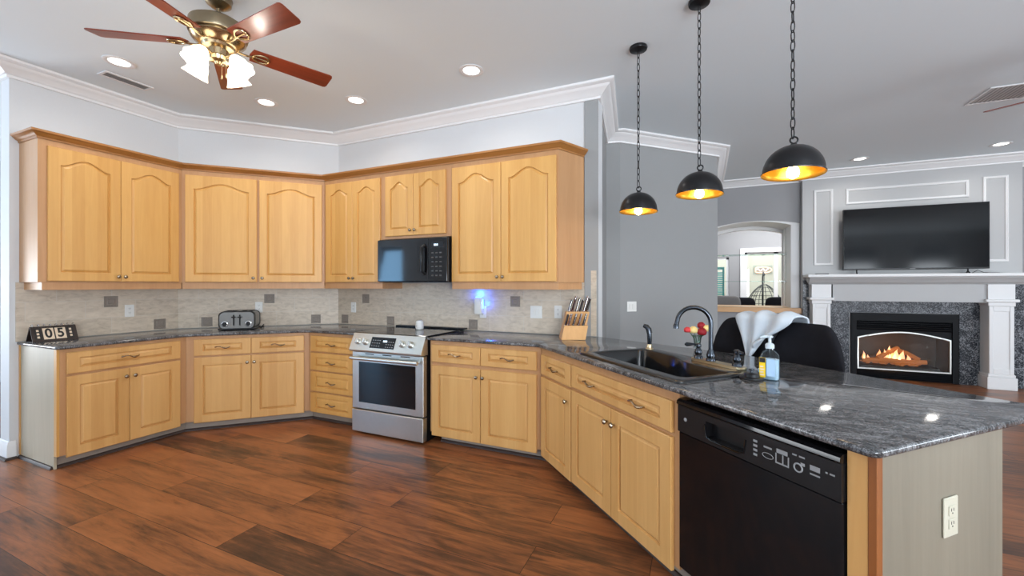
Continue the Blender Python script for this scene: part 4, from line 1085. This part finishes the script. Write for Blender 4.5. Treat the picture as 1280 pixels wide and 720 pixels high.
# ------------------------------------------------------------------ ceiling fans
def blade_mesh(R0, R1, w0, w1, pitch):
    mb = MB(); mb.M = Matrix.Rotation(radians(pitch), 4, 'X')
    out = [(R0, -w0)] + [(R1 - .02 - .0 * k, -w1) for k in (0,)] + [(R1 - .006, -w1 + .006), (R1, -w1 + .02), (R1, w1 - .02), (R1 - .006, w1 - .006), (R1 - .02, w1), (R0, w0), (R0 - .012, 0)]
    mb.prism(out, -.0035, .0035, .001); return mb
def ceiling_fan(label, x, y, zb, phase, lit, group=None):
    t = thing('ceiling_fan', label, 'ceiling fan', (x, y, HC), 0)
    b = zb - HC
    mb = MB(); mb.lathe([(.070, -.0006), (.072, -.012), (.066, -.045), (.040, -.066), (.018, -.072)], 30); mb.build('canopy', 'fan_dark', t)
    mb = MB(); mb.lathe([(.0125, -.07), (.0125, b + .145)], 14); mb.build('downrod', 'fan_dark', t)
    mb = MB(); mb.lathe([(.02, b + .150), (.045, b + .146), (.115, b + .132), (.148, b + .110), (.155, b + .060), (.150, b + .042), (.140, b + .036)], 40); mb.build('motor_housing', 'fan_dark', t, 40)
    mb = MB(); mb.lathe([(.139, b + .0355), (.143, b + .022), (.130, b + .006), (.102, b - .012), (.088, b - .018)], 40); mb.build('motor_band', 'brass', t, 40)
    mb = MB(); mb.lathe([(.087, b - .0185), (.080, b - .032), (.052, b - .040), (.048, b - .075), (.056, b - .085), (.050, b - .105), (.020, b - .112), (.012, b - .125), (0, b - .127)], 32); mb.build('switch_housing', 'brass', t, 40)
    for k in range(5):
        a = phase + 72 * k; MR = Matrix.Rotation(radians(a), 4, 'Z') @ Matrix.Translation((0, 0, b))
        mb = blade_mesh(.175, .66, .056, .070, -13); bl = mb.build('blade', 'fan_wood', t, 0); bl.matrix_local = MR
        # the iron: a scrolled bracket with an oval loop under the blade root
        mb = MB(); mb.tube([(.085, 0, -.006), (.12, -.004, -.016), (.155, .0, -.014), (.19, 0, -.008)], [.010, .009, .010, .008], 10, flat=.6)
        Mp = Matrix.Rotation(radians(-13), 4, 'X')
        mb.M = Mp
        mb.tube([(.225 + .045 * cos(2 * pi * i / 24), .034 * sin(2 * pi * i / 24) * (1 + .25 * cos(2 * pi * i / 24)), -.0085) for i in range(24)], .0062, 8, True)
        mb.tube([(.19, 0, -.008), (.262, 0, -.0085)], .0055, 8)
        ir = mb.build('blade_iron', 'brass', bl)
    if lit:
        for k in range(4):
            a = radians(phase + 36 + 90 * k); cx, cy = cos(a), sin(a)
            mb = MB(); mb.tube([(cx * .045, cy * .045, b - .085), (cx * .085, cy * .085, b - .078), (cx * .105, cy * .105, b - .095)], .010, 10); ar = mb.build('lamp_arm', 'brass', t)
            Mx = Matrix.Translation((cx * .105, cy * .105, b - .09)) @ Matrix.Rotation(a, 4, 'Z') @ Matrix.Rotation(radians(-32), 4, 'Y')
            mb = MB(); mb.M = Mx; n = 32
            loops = []
            for r_, z_ in ((.020, 0), (.026, -.006), (.034, -.022), (.046, -.045), (.052, -.07), (.054, -.088), (.064, -.108)):
                am = .0 if z_ > -.08 else .006
                loops.append([((r_ + am * cos(6 * th)) * cos(th), (r_ + am * cos(6 * th)) * sin(th), z_) for th in [2 * pi * i / n for i in range(n)]])
            mb.loft(loops, True, False); s_ = mb.build('lamp_shade', 'fan_glass', t, 60)
            sm = s_.modifiers.new('thick', 'SOLIDIFY'); sm.thickness = .002
            c = Mx @ Vector((0, 0, -.13)); point_light('fan_lamp', c, 5, (1, .92, .82), .04, t)
    for s_ in (-1, 1):
        mb = MB(); mb.tube([(s_ * .02, .03, b - .10), (s_ * .021, .032, b - .17)], .0012, 5); mb.lathe([(.003, b - .17), (.005, b - .18), (.003, b - .195)], 8, (s_ * .021, .032, 0)); mb.build('pull_chain', 'brass', t)
    return t
ceiling_fan('brass ceiling fan with cherry blades and four lit glass shades', 2.1255, -2.055, 2.819, 69.78, True)
ceiling_fan('ceiling fan in the living room, one dark blade tip in view', 7.47, .717, 2.80, 142, False)

# ------------------------------------------------------------------ living room
# mantel
t = thing('fireplace_mantel', 'white fireplace mantel with two panelled pilasters and a granite surround', 'mantel', (0, FY - .0006, 0), 0)
mx0, mx1 = 6.30, 8.65
g_ = .03
mb = MB(); mb.box(6.262, 6.84, -g_, 0, 0, 1.437); mb.box(8.06, 8.688, -g_, 0, 0, 1.437); mb.box(6.8405, 8.0595, -g_, 0, .96, 1.437); mb.build('granite_surround', 'granite_fire', t, 0, 'speckled blue-black granite surround')
mb = MB(); mb.box(6.60, 8.27, -.20, -g_ - .0005, 1.13, 1.372); mb.build('frieze', 'panel_paint', t, 0)
mb = MB()
pr = [(-g_ - .0005, 1.437), (-.205, 1.3725), (-.215, 1.385), (-.235, 1.40), (-.262, 1.44), (-.28, 1.46), (-.285, 1.478), (-g_ - .0005, 1.478)]
mb.loft([[(x, y, z) for y, z in pr] for x in (mx0 - .0, mx1)]); mb.build('bed_moulding', 'panel_paint', t, 0)
mb = MB(); mb.box(mx0 - .03, mx1 + .03, -.32, 0, 1.4785, 1.520, .006); mb.build('shelf', 'trim', t, 0)
for x0, x1 in ((6.325, 6.585), (8.245, 8.52)):
    w = x1 - x0; xc = (x0 + x1) / 2
    mb = MB(); mb.box(x0 + .02, x1 - .02, -.215, -g_ - .0005, .20, 1.085)
    # recessed panel frame: raised stiles on the shaft
    for a in ((x0 + .02, x0 + .06, .20, 1.085), (x1 - .06, x1 - .02, .20, 1.085), (x0 + .0605, x1 - .0605, .20, .27), (x0 + .0605, x1 - .0605, 1.02, 1.085)): mb.box(a[0], a[1], -.228, -.2155, a[2], a[3], .003)
    p = mb.build('pilaster', 'trim', t, 0)
    mb = MB(); mb.box(x0 - .005, x1 + .005, -.245, -g_ - .0005, .0005, .16, .004); mb.box(x0 + .005, x1 - .005, -.235, -g_ - .0005, .1605, .1995, .008); mb.build('plinth', 'trim', p, 0)
    mb = MB(); mb.box(x0 + .008, x1 - .008, -.236, -g_ - .0005, 1.0855, 1.14, .006); mb.box(x0 - .02, x1 + .02, -.255, -g_ - .0005, 1.1405, 1.178, .006); mb.box(x0 + .01, x1 - .01, -.225, -g_ - .0005, 1.1785, 1.372); mb.build('capital', 'trim', p, 0)
# fireplace insert
t = thing('gas_fireplace', 'black gas fireplace insert with an arched silver trim and a lit fire', 'fireplace', (0, FY, 0), 0)
x0, x1 = 6.863, 8.047
mb = MB(); f = .062
mb.box(x0, x0 + f, -.045, .0, .002, .952); mb.box(x1 - f, x1, -.045, .0, .002, .952); mb.box(x0 + f, x1 - f, -.045, .0, .84, .952)
mb.build('frame', 'fire_black', t, 0)
for z0, z1, nm in ((.70, .838, 'upper_louvres'), (.002, .125, 'lower_louvres')):
    mb = MB(); n = 5
    for k in range(n):
        z = z0 + (z1 - z0) * (k + .5) / n; h = (z1 - z0) / n * .42
        mb.loft([[(x, y, zz) for y, zz in ((-.004, z + h), (-.034, z - h * .6), (-.034, z - h), (-.004, z + h * .6))] for x in (x0 + f, x1 - f)])
    mb.build(nm, 'fire_black', t, 0)
ax0, ax1, az0, az1, rise = x0 + f + .008, x1 - f - .008, .128, .60, .095
def archloop(i, y):
    n = 24; out = [(ax0 + i, y, az0 + i), (ax1 - i, y, az0 + i)]
    for k in range(n + 1):
        u = 1 - k / n; out.append((ax0 + i + (ax1 - ax0 - 2 * i) * u, y, az1 - i + rise * sin(pi * u)))
    return out
mb = MB(); mb.loft([archloop(0, -.02), archloop(0, -.034), archloop(.004, -.038), archloop(.018, -.038), archloop(.022, -.034), archloop(.022, -.02)], False, False); mb.build('arched_trim', 'steel', t, 40, 'silver arched trim')
# the black panel round the arch
mb = MB(); n = 24
out = [(x0 + f, az0 - .004), (x1 - f, az0 - .004)] + [(x0 + f + (x1 - x0 - 2 * f) * (1 - k / n), .70) for k in range(n + 1)]
mb.loft([[(x, -.022, z) for x, z in out], archloop(.006, -.022)], False, False); mb.build('arch_panel', 'fire_black', t, 0)
mb = MB(); mb.f([mb.v(p) for p in archloop(.012, -.019)]); mb.build('fire_glass', 'fire_glass', t, 0)
# firebox
mb = MB()
mb.box(x0 + f, x1 - f, .40, .44, .05, .72); mb.box(x0 + .03, x0 + f - .0005, .001, .44, .05, .72); mb.box(x1 - f + .0005, x1 - .03, .001, .44, .05, .72); mb.box(x0 + f, x1 - f, .001, .3995, .72, .74); mb.box(x0 + f, x1 - f, .001, .3995, .05, .10); mb.build('firebox', 'ember_brick', t, 0)
mb = MB(); rng = random.Random(3)
for k in range(60):
    x = 7.08 + rng.random() * .66; y = .10 + rng.random() * .2
    mb.sphere((x, y, .195 + rng.random() * .02), .018 + rng.random() * .015, 7, 5, (1.2, 1, .7))
em = mb.build('ember_bed', 'ember_log', t); em['kind'] = 'stuff'
for pts, r in ((((7.05, .14, .15), (7.3, .12, .165), (7.55, .15, .15), (7.78, .13, .16)), .035), (((7.02, .24, .16), (7.3, .26, .20), (7.6, .25, .17), (7.86, .27, .18)), .042), (((7.22, .12, .19), (7.36, .18, .27), (7.50, .26, .33)), .034), (((7.70, .13, .19), (7.58, .2, .27), (7.46, .27, .31)), .032)):
    mb = MB(); mb.tube([(q_[0], q_[1], q_[2] + .09) for q_ in pts], [r * .9, r, r * 1.05, r * .85][:len(pts)], 10); mb.build('log', 'ember_log' if r < .036 else 'log', t)
mb = MB(); mb.box(6.99, 7.90, .06, .34, .1005, .178, .01); mb.build('burner_tray', 'black_matte', t, 0)
def flame(x, y, z, h, w, m_, sd):
    mb = MB(); rng = random.Random(sd); n = 12; loops = []
    for k in range(11):
        u = k / 10; h_ = h * .85; r = w * (sin(pi * min(1, u * .92 + .14)) ** .9) * (1 - u) ** .35 + .0008; dx = .35 * w * sin(u * 5 + sd) * u
        loops.append([(x + dx + r * cos(2 * pi * i / n), y + r * .45 * sin(2 * pi * i / n), z + .075 + h_ * u) for i in range(n)])
    mb.loft(loops); return mb.build('flame', m_, t, 60)
for k, (x, y, z, h, w) in enumerate(((7.32, .15, .17, .20, .035), (7.39, .19, .17, .26, .045), (7.45, .15, .16, .22, .05), (7.52, .17, .17, .19, .04), (7.26, .2, .18, .17, .032), (7.06, .14, .17, .15, .024), (7.58, .14, .16, .13, .03), (7.12, .16, .16, .10, .02))):
    flame(x, y, z, h, w, 'flame', k)
for k, (x, y, z, h, w) in enumerate(((7.42, .13, .16, .15, .03), (7.47, .125, .15, .12, .028), (7.36, .13, .17, .12, .022), (7.06, .12, .17, .08, .013))): flame(x, y, z, h, w, 'flame_core', 9 + k)
point_light('fire_glow', (7.4, .1, .46), 1.6, (1, .5, .16), .06, t)

# overmantel panels
def panel_mould(label, x0, x1, z0, z1):
    mb = MB(); w = .035
    def lp(i, y): return [(x0 + i, y, z0 + i), (x1 - i, y, z0 + i), (x1 - i, y, z1 - i), (x0 + i, y, z1 - i)]
    y = FY - .0006
    mb.loft([lp(0, y), lp(.004, y - .014), (lp(.012, y - .018)), lp(.024, y - .012), lp(.03, y - .014), lp(w, y)], False, False)
    return tag(mb.build('panel_moulding', 'trim', None, 0), label, 'moulding', 'panel mouldings over the mantel')
panel_mould('tall white panel moulding between the niche and the television', 6.405, 6.65, 1.665, 2.822)
panel_mould('long white panel moulding above the television', 6.804, 8.167, 2.57, 2.806)
panel_mould('tall white panel moulding on the far side of the television from the niche', 8.303, 8.556, 1.676, 2.832)
# television
t = thing('television', 'large flat black television standing on the white mantel shelf', 'television', (7.52, 3.985, 1.5205), 0)
tw, th0, th1 = .785, .062, .952
mb = MB(); mb.box(-tw, tw, -.012, .035, th0, th1, .004); mb.build('bezel', 'black_satin', t, 0)
mb = MB(); mb.box(-tw + .009, tw - .009, -.0135, -.0125, th0 + .022, th1 - .009); mb.build('screen', 'screen', t, 0)
mb = MB(); mb.box(-tw + .15, tw - .15, .0355, .075, th0 + .06, th0 + .45, .01); mb.build('rear_housing', 'black_matte', t, 0)
for x in (-.62, .58):
    mb = MB(); mb.tube([(x, .01, th0 + .02), (x, .01, .03), (x - .02, -.07, .008)], .009, 8); mb.tube([(x, .01, .03), (x + .02, .09, .008)], .009, 8); mb.build('foot', 'black_satin', t)
mb = MB(); mb.box(-.03, .03, -.0138, -.0122, th0 + .006, th0 + .014); mb.build('badge', 'grey_label', t, 0)
t = thing('media_box', 'small flat black box lying at the niche end of the mantel shelf', 'box', (6.46, 3.90, 1.5205), 4)
mb = MB(); mb.box(-.075, .075, -.04, .04, 0, .014, .003); mb.build('case', 'black_matte', t, 0)
mb = MB(); mb.box(-.07, .07, -.0405, -.0402, .004, .010); mb.build('front_strip', 'black_gloss', t, 0)
mb = MB(); mb.tube([(8.10, 3.90, 1.525), (8.14, 3.87, 1.56), (8.20, 3.88, 1.53), (8.27, 3.92, 1.524), (8.33, 3.95, 1.5245), (8.42, 4.02, 1.5245)], .004, 6)
tag(mb.build('television_cable', 'black_matte'), 'loose black cable on the mantel shelf beside the television', 'cable')

# niche bar: counter top, glass shelves and their brackets
t = thing('bar_counter', 'maple-topped bar ledge across the arched niche', 'counter', (0, 0, 0), 0)
mb = MB(); mb.box(5.062, 6.133, 4.205, 4.949, .9605, 1.0, .004); mb.box(5.037, 6.255, 4.16, 4.2495, .915, 1.0, .004); mb.build('ledge', 'bar_wood', t, 0)
mb = MB(); mb.box(5.04, 6.2, 4.235, 4.2495, .05, .914); mb.build('front_panel', 'wall_dark', t, 0)
for nm, z in (('upper glass shelf across the arched niche', 1.88), ('lower glass shelf across the arched niche', 1.42)):
    t = thing('glass_shelf', nm, 'shelf', (0, 0, z), 0, 'glass shelves in the niche')
    mb = MB(); mb.box(5.07, 6.118, 4.55, 4.85, 0, .010, .001); mb.build('pane', 'glass_shelf', t, 0)
    for x in (5.064, 6.122):
        for y in (4.62, 4.80):
            mb = MB(); mb.box(x - .0035 if x < 6 else x - .035, x + .035 if x < 6 else x + .0125, y - .012, y + .012, -.018, -.0005, .002); mb.build('bracket', 'chrome', t, 0)
mb = MB(); mb.box(6.127, 6.1345, 4.70, 4.716, 1.001, 2.32); tag(mb.build('shelf_track', 'steel', None, 0), 'slim vertical metal track on the niche jamb', 'track')

# beyond the niche: two chairs, the lanai with a hanging egg chair and a neon sign
def back_chair(label, x, y, rz, cloth, zt):
    t = thing('dining_chair', label, 'chair', (x, y, 0), rz)
    mb = MB(); mb.rbox((0, 0, .46), (.25, .25, .06), .35); mb.build('seat', cloth, t, 60)
    mb = MB(); mb.rbox((0, -.24, .80), (.25, .055, zt - .80), .38); mb.build('backrest', cloth, t, 60)
    for sx in (-.2, .2):
        for sy in (-.2, .2): mb = MB(); mb.tube([(sx, sy, .42), (sx * 1.08, sy * 1.08, .0)], [.02, .014], 8); mb.build('leg', 'umber', t)
back_chair('grey upholstered chair back seen through the niche', 5.28, 6.05, 8, 'grey_cloth', 1.15)
back_chair('black chair back beside the grey one, seen through the niche', 5.66, 6.72, -6, 'black_leather', 1.10)
back_chair('dark chair back in front of the glazed door, seen through the niche', 6.22, 6.15, 4, 'black_leather', 1.13)
t = thing('hanging_egg_chair', 'black wicker hanging egg chair on a curved stand out on the lanai', 'egg chair', (6.32, 8.62, 0), 0)
mb = MB(); pts = [(.02, .42, .03), (.02, .46, .6), (.02, .44, 1.2), (.01, .36, 1.55), (0, .18, 1.68), (0, 0, 1.62)]
mb.tube(pts, .022, 10); mb.build('stand_pole', 'black_matte', t)
mb = MB(); mb.tube([(.48 * cos(2 * pi * i / 28), .48 * sin(2 * pi * i / 28), .02) for i in range(28)], .02, 8, True); mb.build('base_ring', 'black_matte', t)
mb = MB(); mb.tube([(0, 0, 1.60), (.003, 0, 1.5), (0, 0, 1.40)], .005, 6); mb.build('chain', 'black_matte', t)
mb = MB()   # ribs and rings of the basket, open to the front (-y)
for k in range(12):
    a = radians(-50 + 280 * k / 11)
    mb.tube([(.36 * sin(pi * u) ** .75 * cos(a), .34 * sin(pi * u) ** .75 * sin(a), 1.40 - 1.0 * u) for u in [.02 + .96 * j / 14 for j in range(15)]], .007, 5)
for j in range(1, 9):
    u = j / 9.5; r = sin(pi * u) ** .75
    mb.tube([(.36 * r * cos(radians(-50 + 280 * k / 20)), .34 * r * sin(radians(-50 + 280 * k / 20)), 1.40 - 1.0 * u) for k in range(21)], .006, 5)
mb.build('basket', 'black_matte', t)
mb = MB(); mb.rbox((0, .0, .62), (.26, .24, .09), .5); mb.build('cushion', flat('pale_teal_cushion', rgb(150, 190, 188), .9), t, 60)
t = thing('neon_sign', 'glowing orange and pink neon sign on the cream lanai wall', 'sign', (6.50, 10.385, 1.80), 0)
mb = MB(); mb.box(-.24, .24, -.006, .014, -.13, .13, .004); mb.build('backing', 'glass', t, 0)
mb = MB(); mb.tube([(.20 * cos(a) * (1 + .12 * cos(3 * a)), -.02, .10 * sin(a) * (1 + .2 * cos(2 * a))) for a in [2 * pi * i / 40 for i in range(40)]], .010, 8, True); mb.build('outer_tube', 'neon', t)
mb = MB(); mb.tube([(-.15 + .3 * i / 20, -.02, .035 * sin(i * .75)) for i in range(21)], .009, 8); mb.build('inner_tube', 'neon_blue', t)
t = thing('louvred_shutter', 'teal louvred shutter outside the back room window', 'shutter', (5.20, 7.75, .0), 0)
mb = MB()
for a in ((-.17, -.13, 0, 1.8), (.13, .17, 0, 1.8), (-.1295, .1295, 0, .06), (-.1295, .1295, 1.74, 1.8)): mb.box(a[0], a[1], 0, .03, a[2], a[3])
mb.build('shutter_frame', 'teal', t, 0)
mb = MB()
for k in range(31):
    z = .08 + k * .052; mb.loft([[(x, y, zz) for y, zz in ((.002, z), (.028, z + .03), (.028, z + .036), (.002, z + .006))] for x in (-.1295, .1295)])
mb.build('slats', 'teal', t, 0)

# ------------------------------------------------------------------ counter stools and the towel
def counter_stool(label, s):
    t = thing('counter_stool', label, 'bar stool', at(Q0, -45, s, 1.075, 0), -45, 'black counter stools')
    mb = MB(); mb.rbox((0, -.03, .62), (.205, .205, .055), .4); mb.build('seat', 'black_leather', t, 60)
    mb = MB(); loops = []; N = 24; n = 24      # curved, padded back with falling shoulders
    for k in range(n + 1):
        e_ = 2 * k / n - 1; x = .222 * e_; a_ = abs(e_)
        top = 1.128 - .20 * max(0, (a_ - .35) / .65) ** 2.4; bot = .56
        hz = (top - bot) / 2; cz = (top + bot) / 2; th_ = .036 * (1 - .75 * a_ ** 8)
        loops.append([(x, .19 - .05 * e_ * e_ + th_ * math.copysign(abs(cos(2 * pi * i / N)) ** .7, cos(2 * pi * i / N)), cz + hz * math.copysign(abs(sin(2 * pi * i / N)) ** .3, sin(2 * pi * i / N))) for i in range(N)])
    mb.loft(loops); mb.build('backrest', 'black_leather', t, 70)
    for sx in (-1, 1):
        for sy in (-1, 1):
            mb = MB(); mb.tube([(sx * .15, -.03 + sy * .14, .58), (sx * .19, -.03 + sy * .18, .0)], [.02, .014], 10); mb.build('leg', 'umber', t)
    mb = MB(); mb.tube([(sx * .178, -.03 + sy * .168, .17) for sx, sy in ((-1, -1), (1, -1), (1, 1), (-1, 1))], .009, 8, True); mb.build('footrest', 'black_satin', t)
    return t
ST = [counter_stool('black barrel-back counter stool nearer the grey wall, behind the faucet', .70), counter_stool('black barrel-back counter stool on the fireplace side of the towel', 1.155)]
# towel over the two stool backs: over the top, then gathered towards a point on the kitchen side
mb = MB(); nx, ns = 44, 34; rows = []
for j in range(ns + 1):
    v = j / ns; row = []
    for i in range(nx + 1):
        u = i / nx; s0 = .715 + .40 * u
        fo = .016 * (1 + sin((u ** .85) * 17 + .6 - 2.2 * v)) * (.3 + .7 * min(1, u / .45))
        if v < .28:
            q = 1 - v / .28; x, y, z = s0 + .02 * q, 1.318 + .012 * q, 1.135 - .20 * q; y += fo * .3
        elif v < .52:
            q = (v - .28) / .24; a = pi * q; x, y, z = s0, 1.244 + .074 * cos(a), 1.135 + .030 * sin(a) ** .7; z += fo * .9 * sin(a); y -= fo * q
        else:
            q = (v - .52) / .48; ln = .31 * (1 - .75 * max(0, u - .30)) * (.55 + .45 * min(1, u / .28) ** .6)
            x = s0 + (.835 - s0) * .80 * q ** 1.25; y, z = 1.170 - .012 * q - fo - .012 * u * q, 1.135 - ln * q
        row.append((x, y, z))
    rows.append(row)
mb.loft(rows, False, False, False)
tw_ = mb.build('towel', 'towel', None, 70); tw_.location = (*Q0, 0); tw_.rotation_euler = (0, 0, radians(-45))
tag(tw_, 'pale blue-grey towel draped in folds over the black counter stool backs', 'towel')
sm = tw_.modifiers.new('thick', 'SOLIDIFY'); sm.thickness = .010; sm.offset = 0
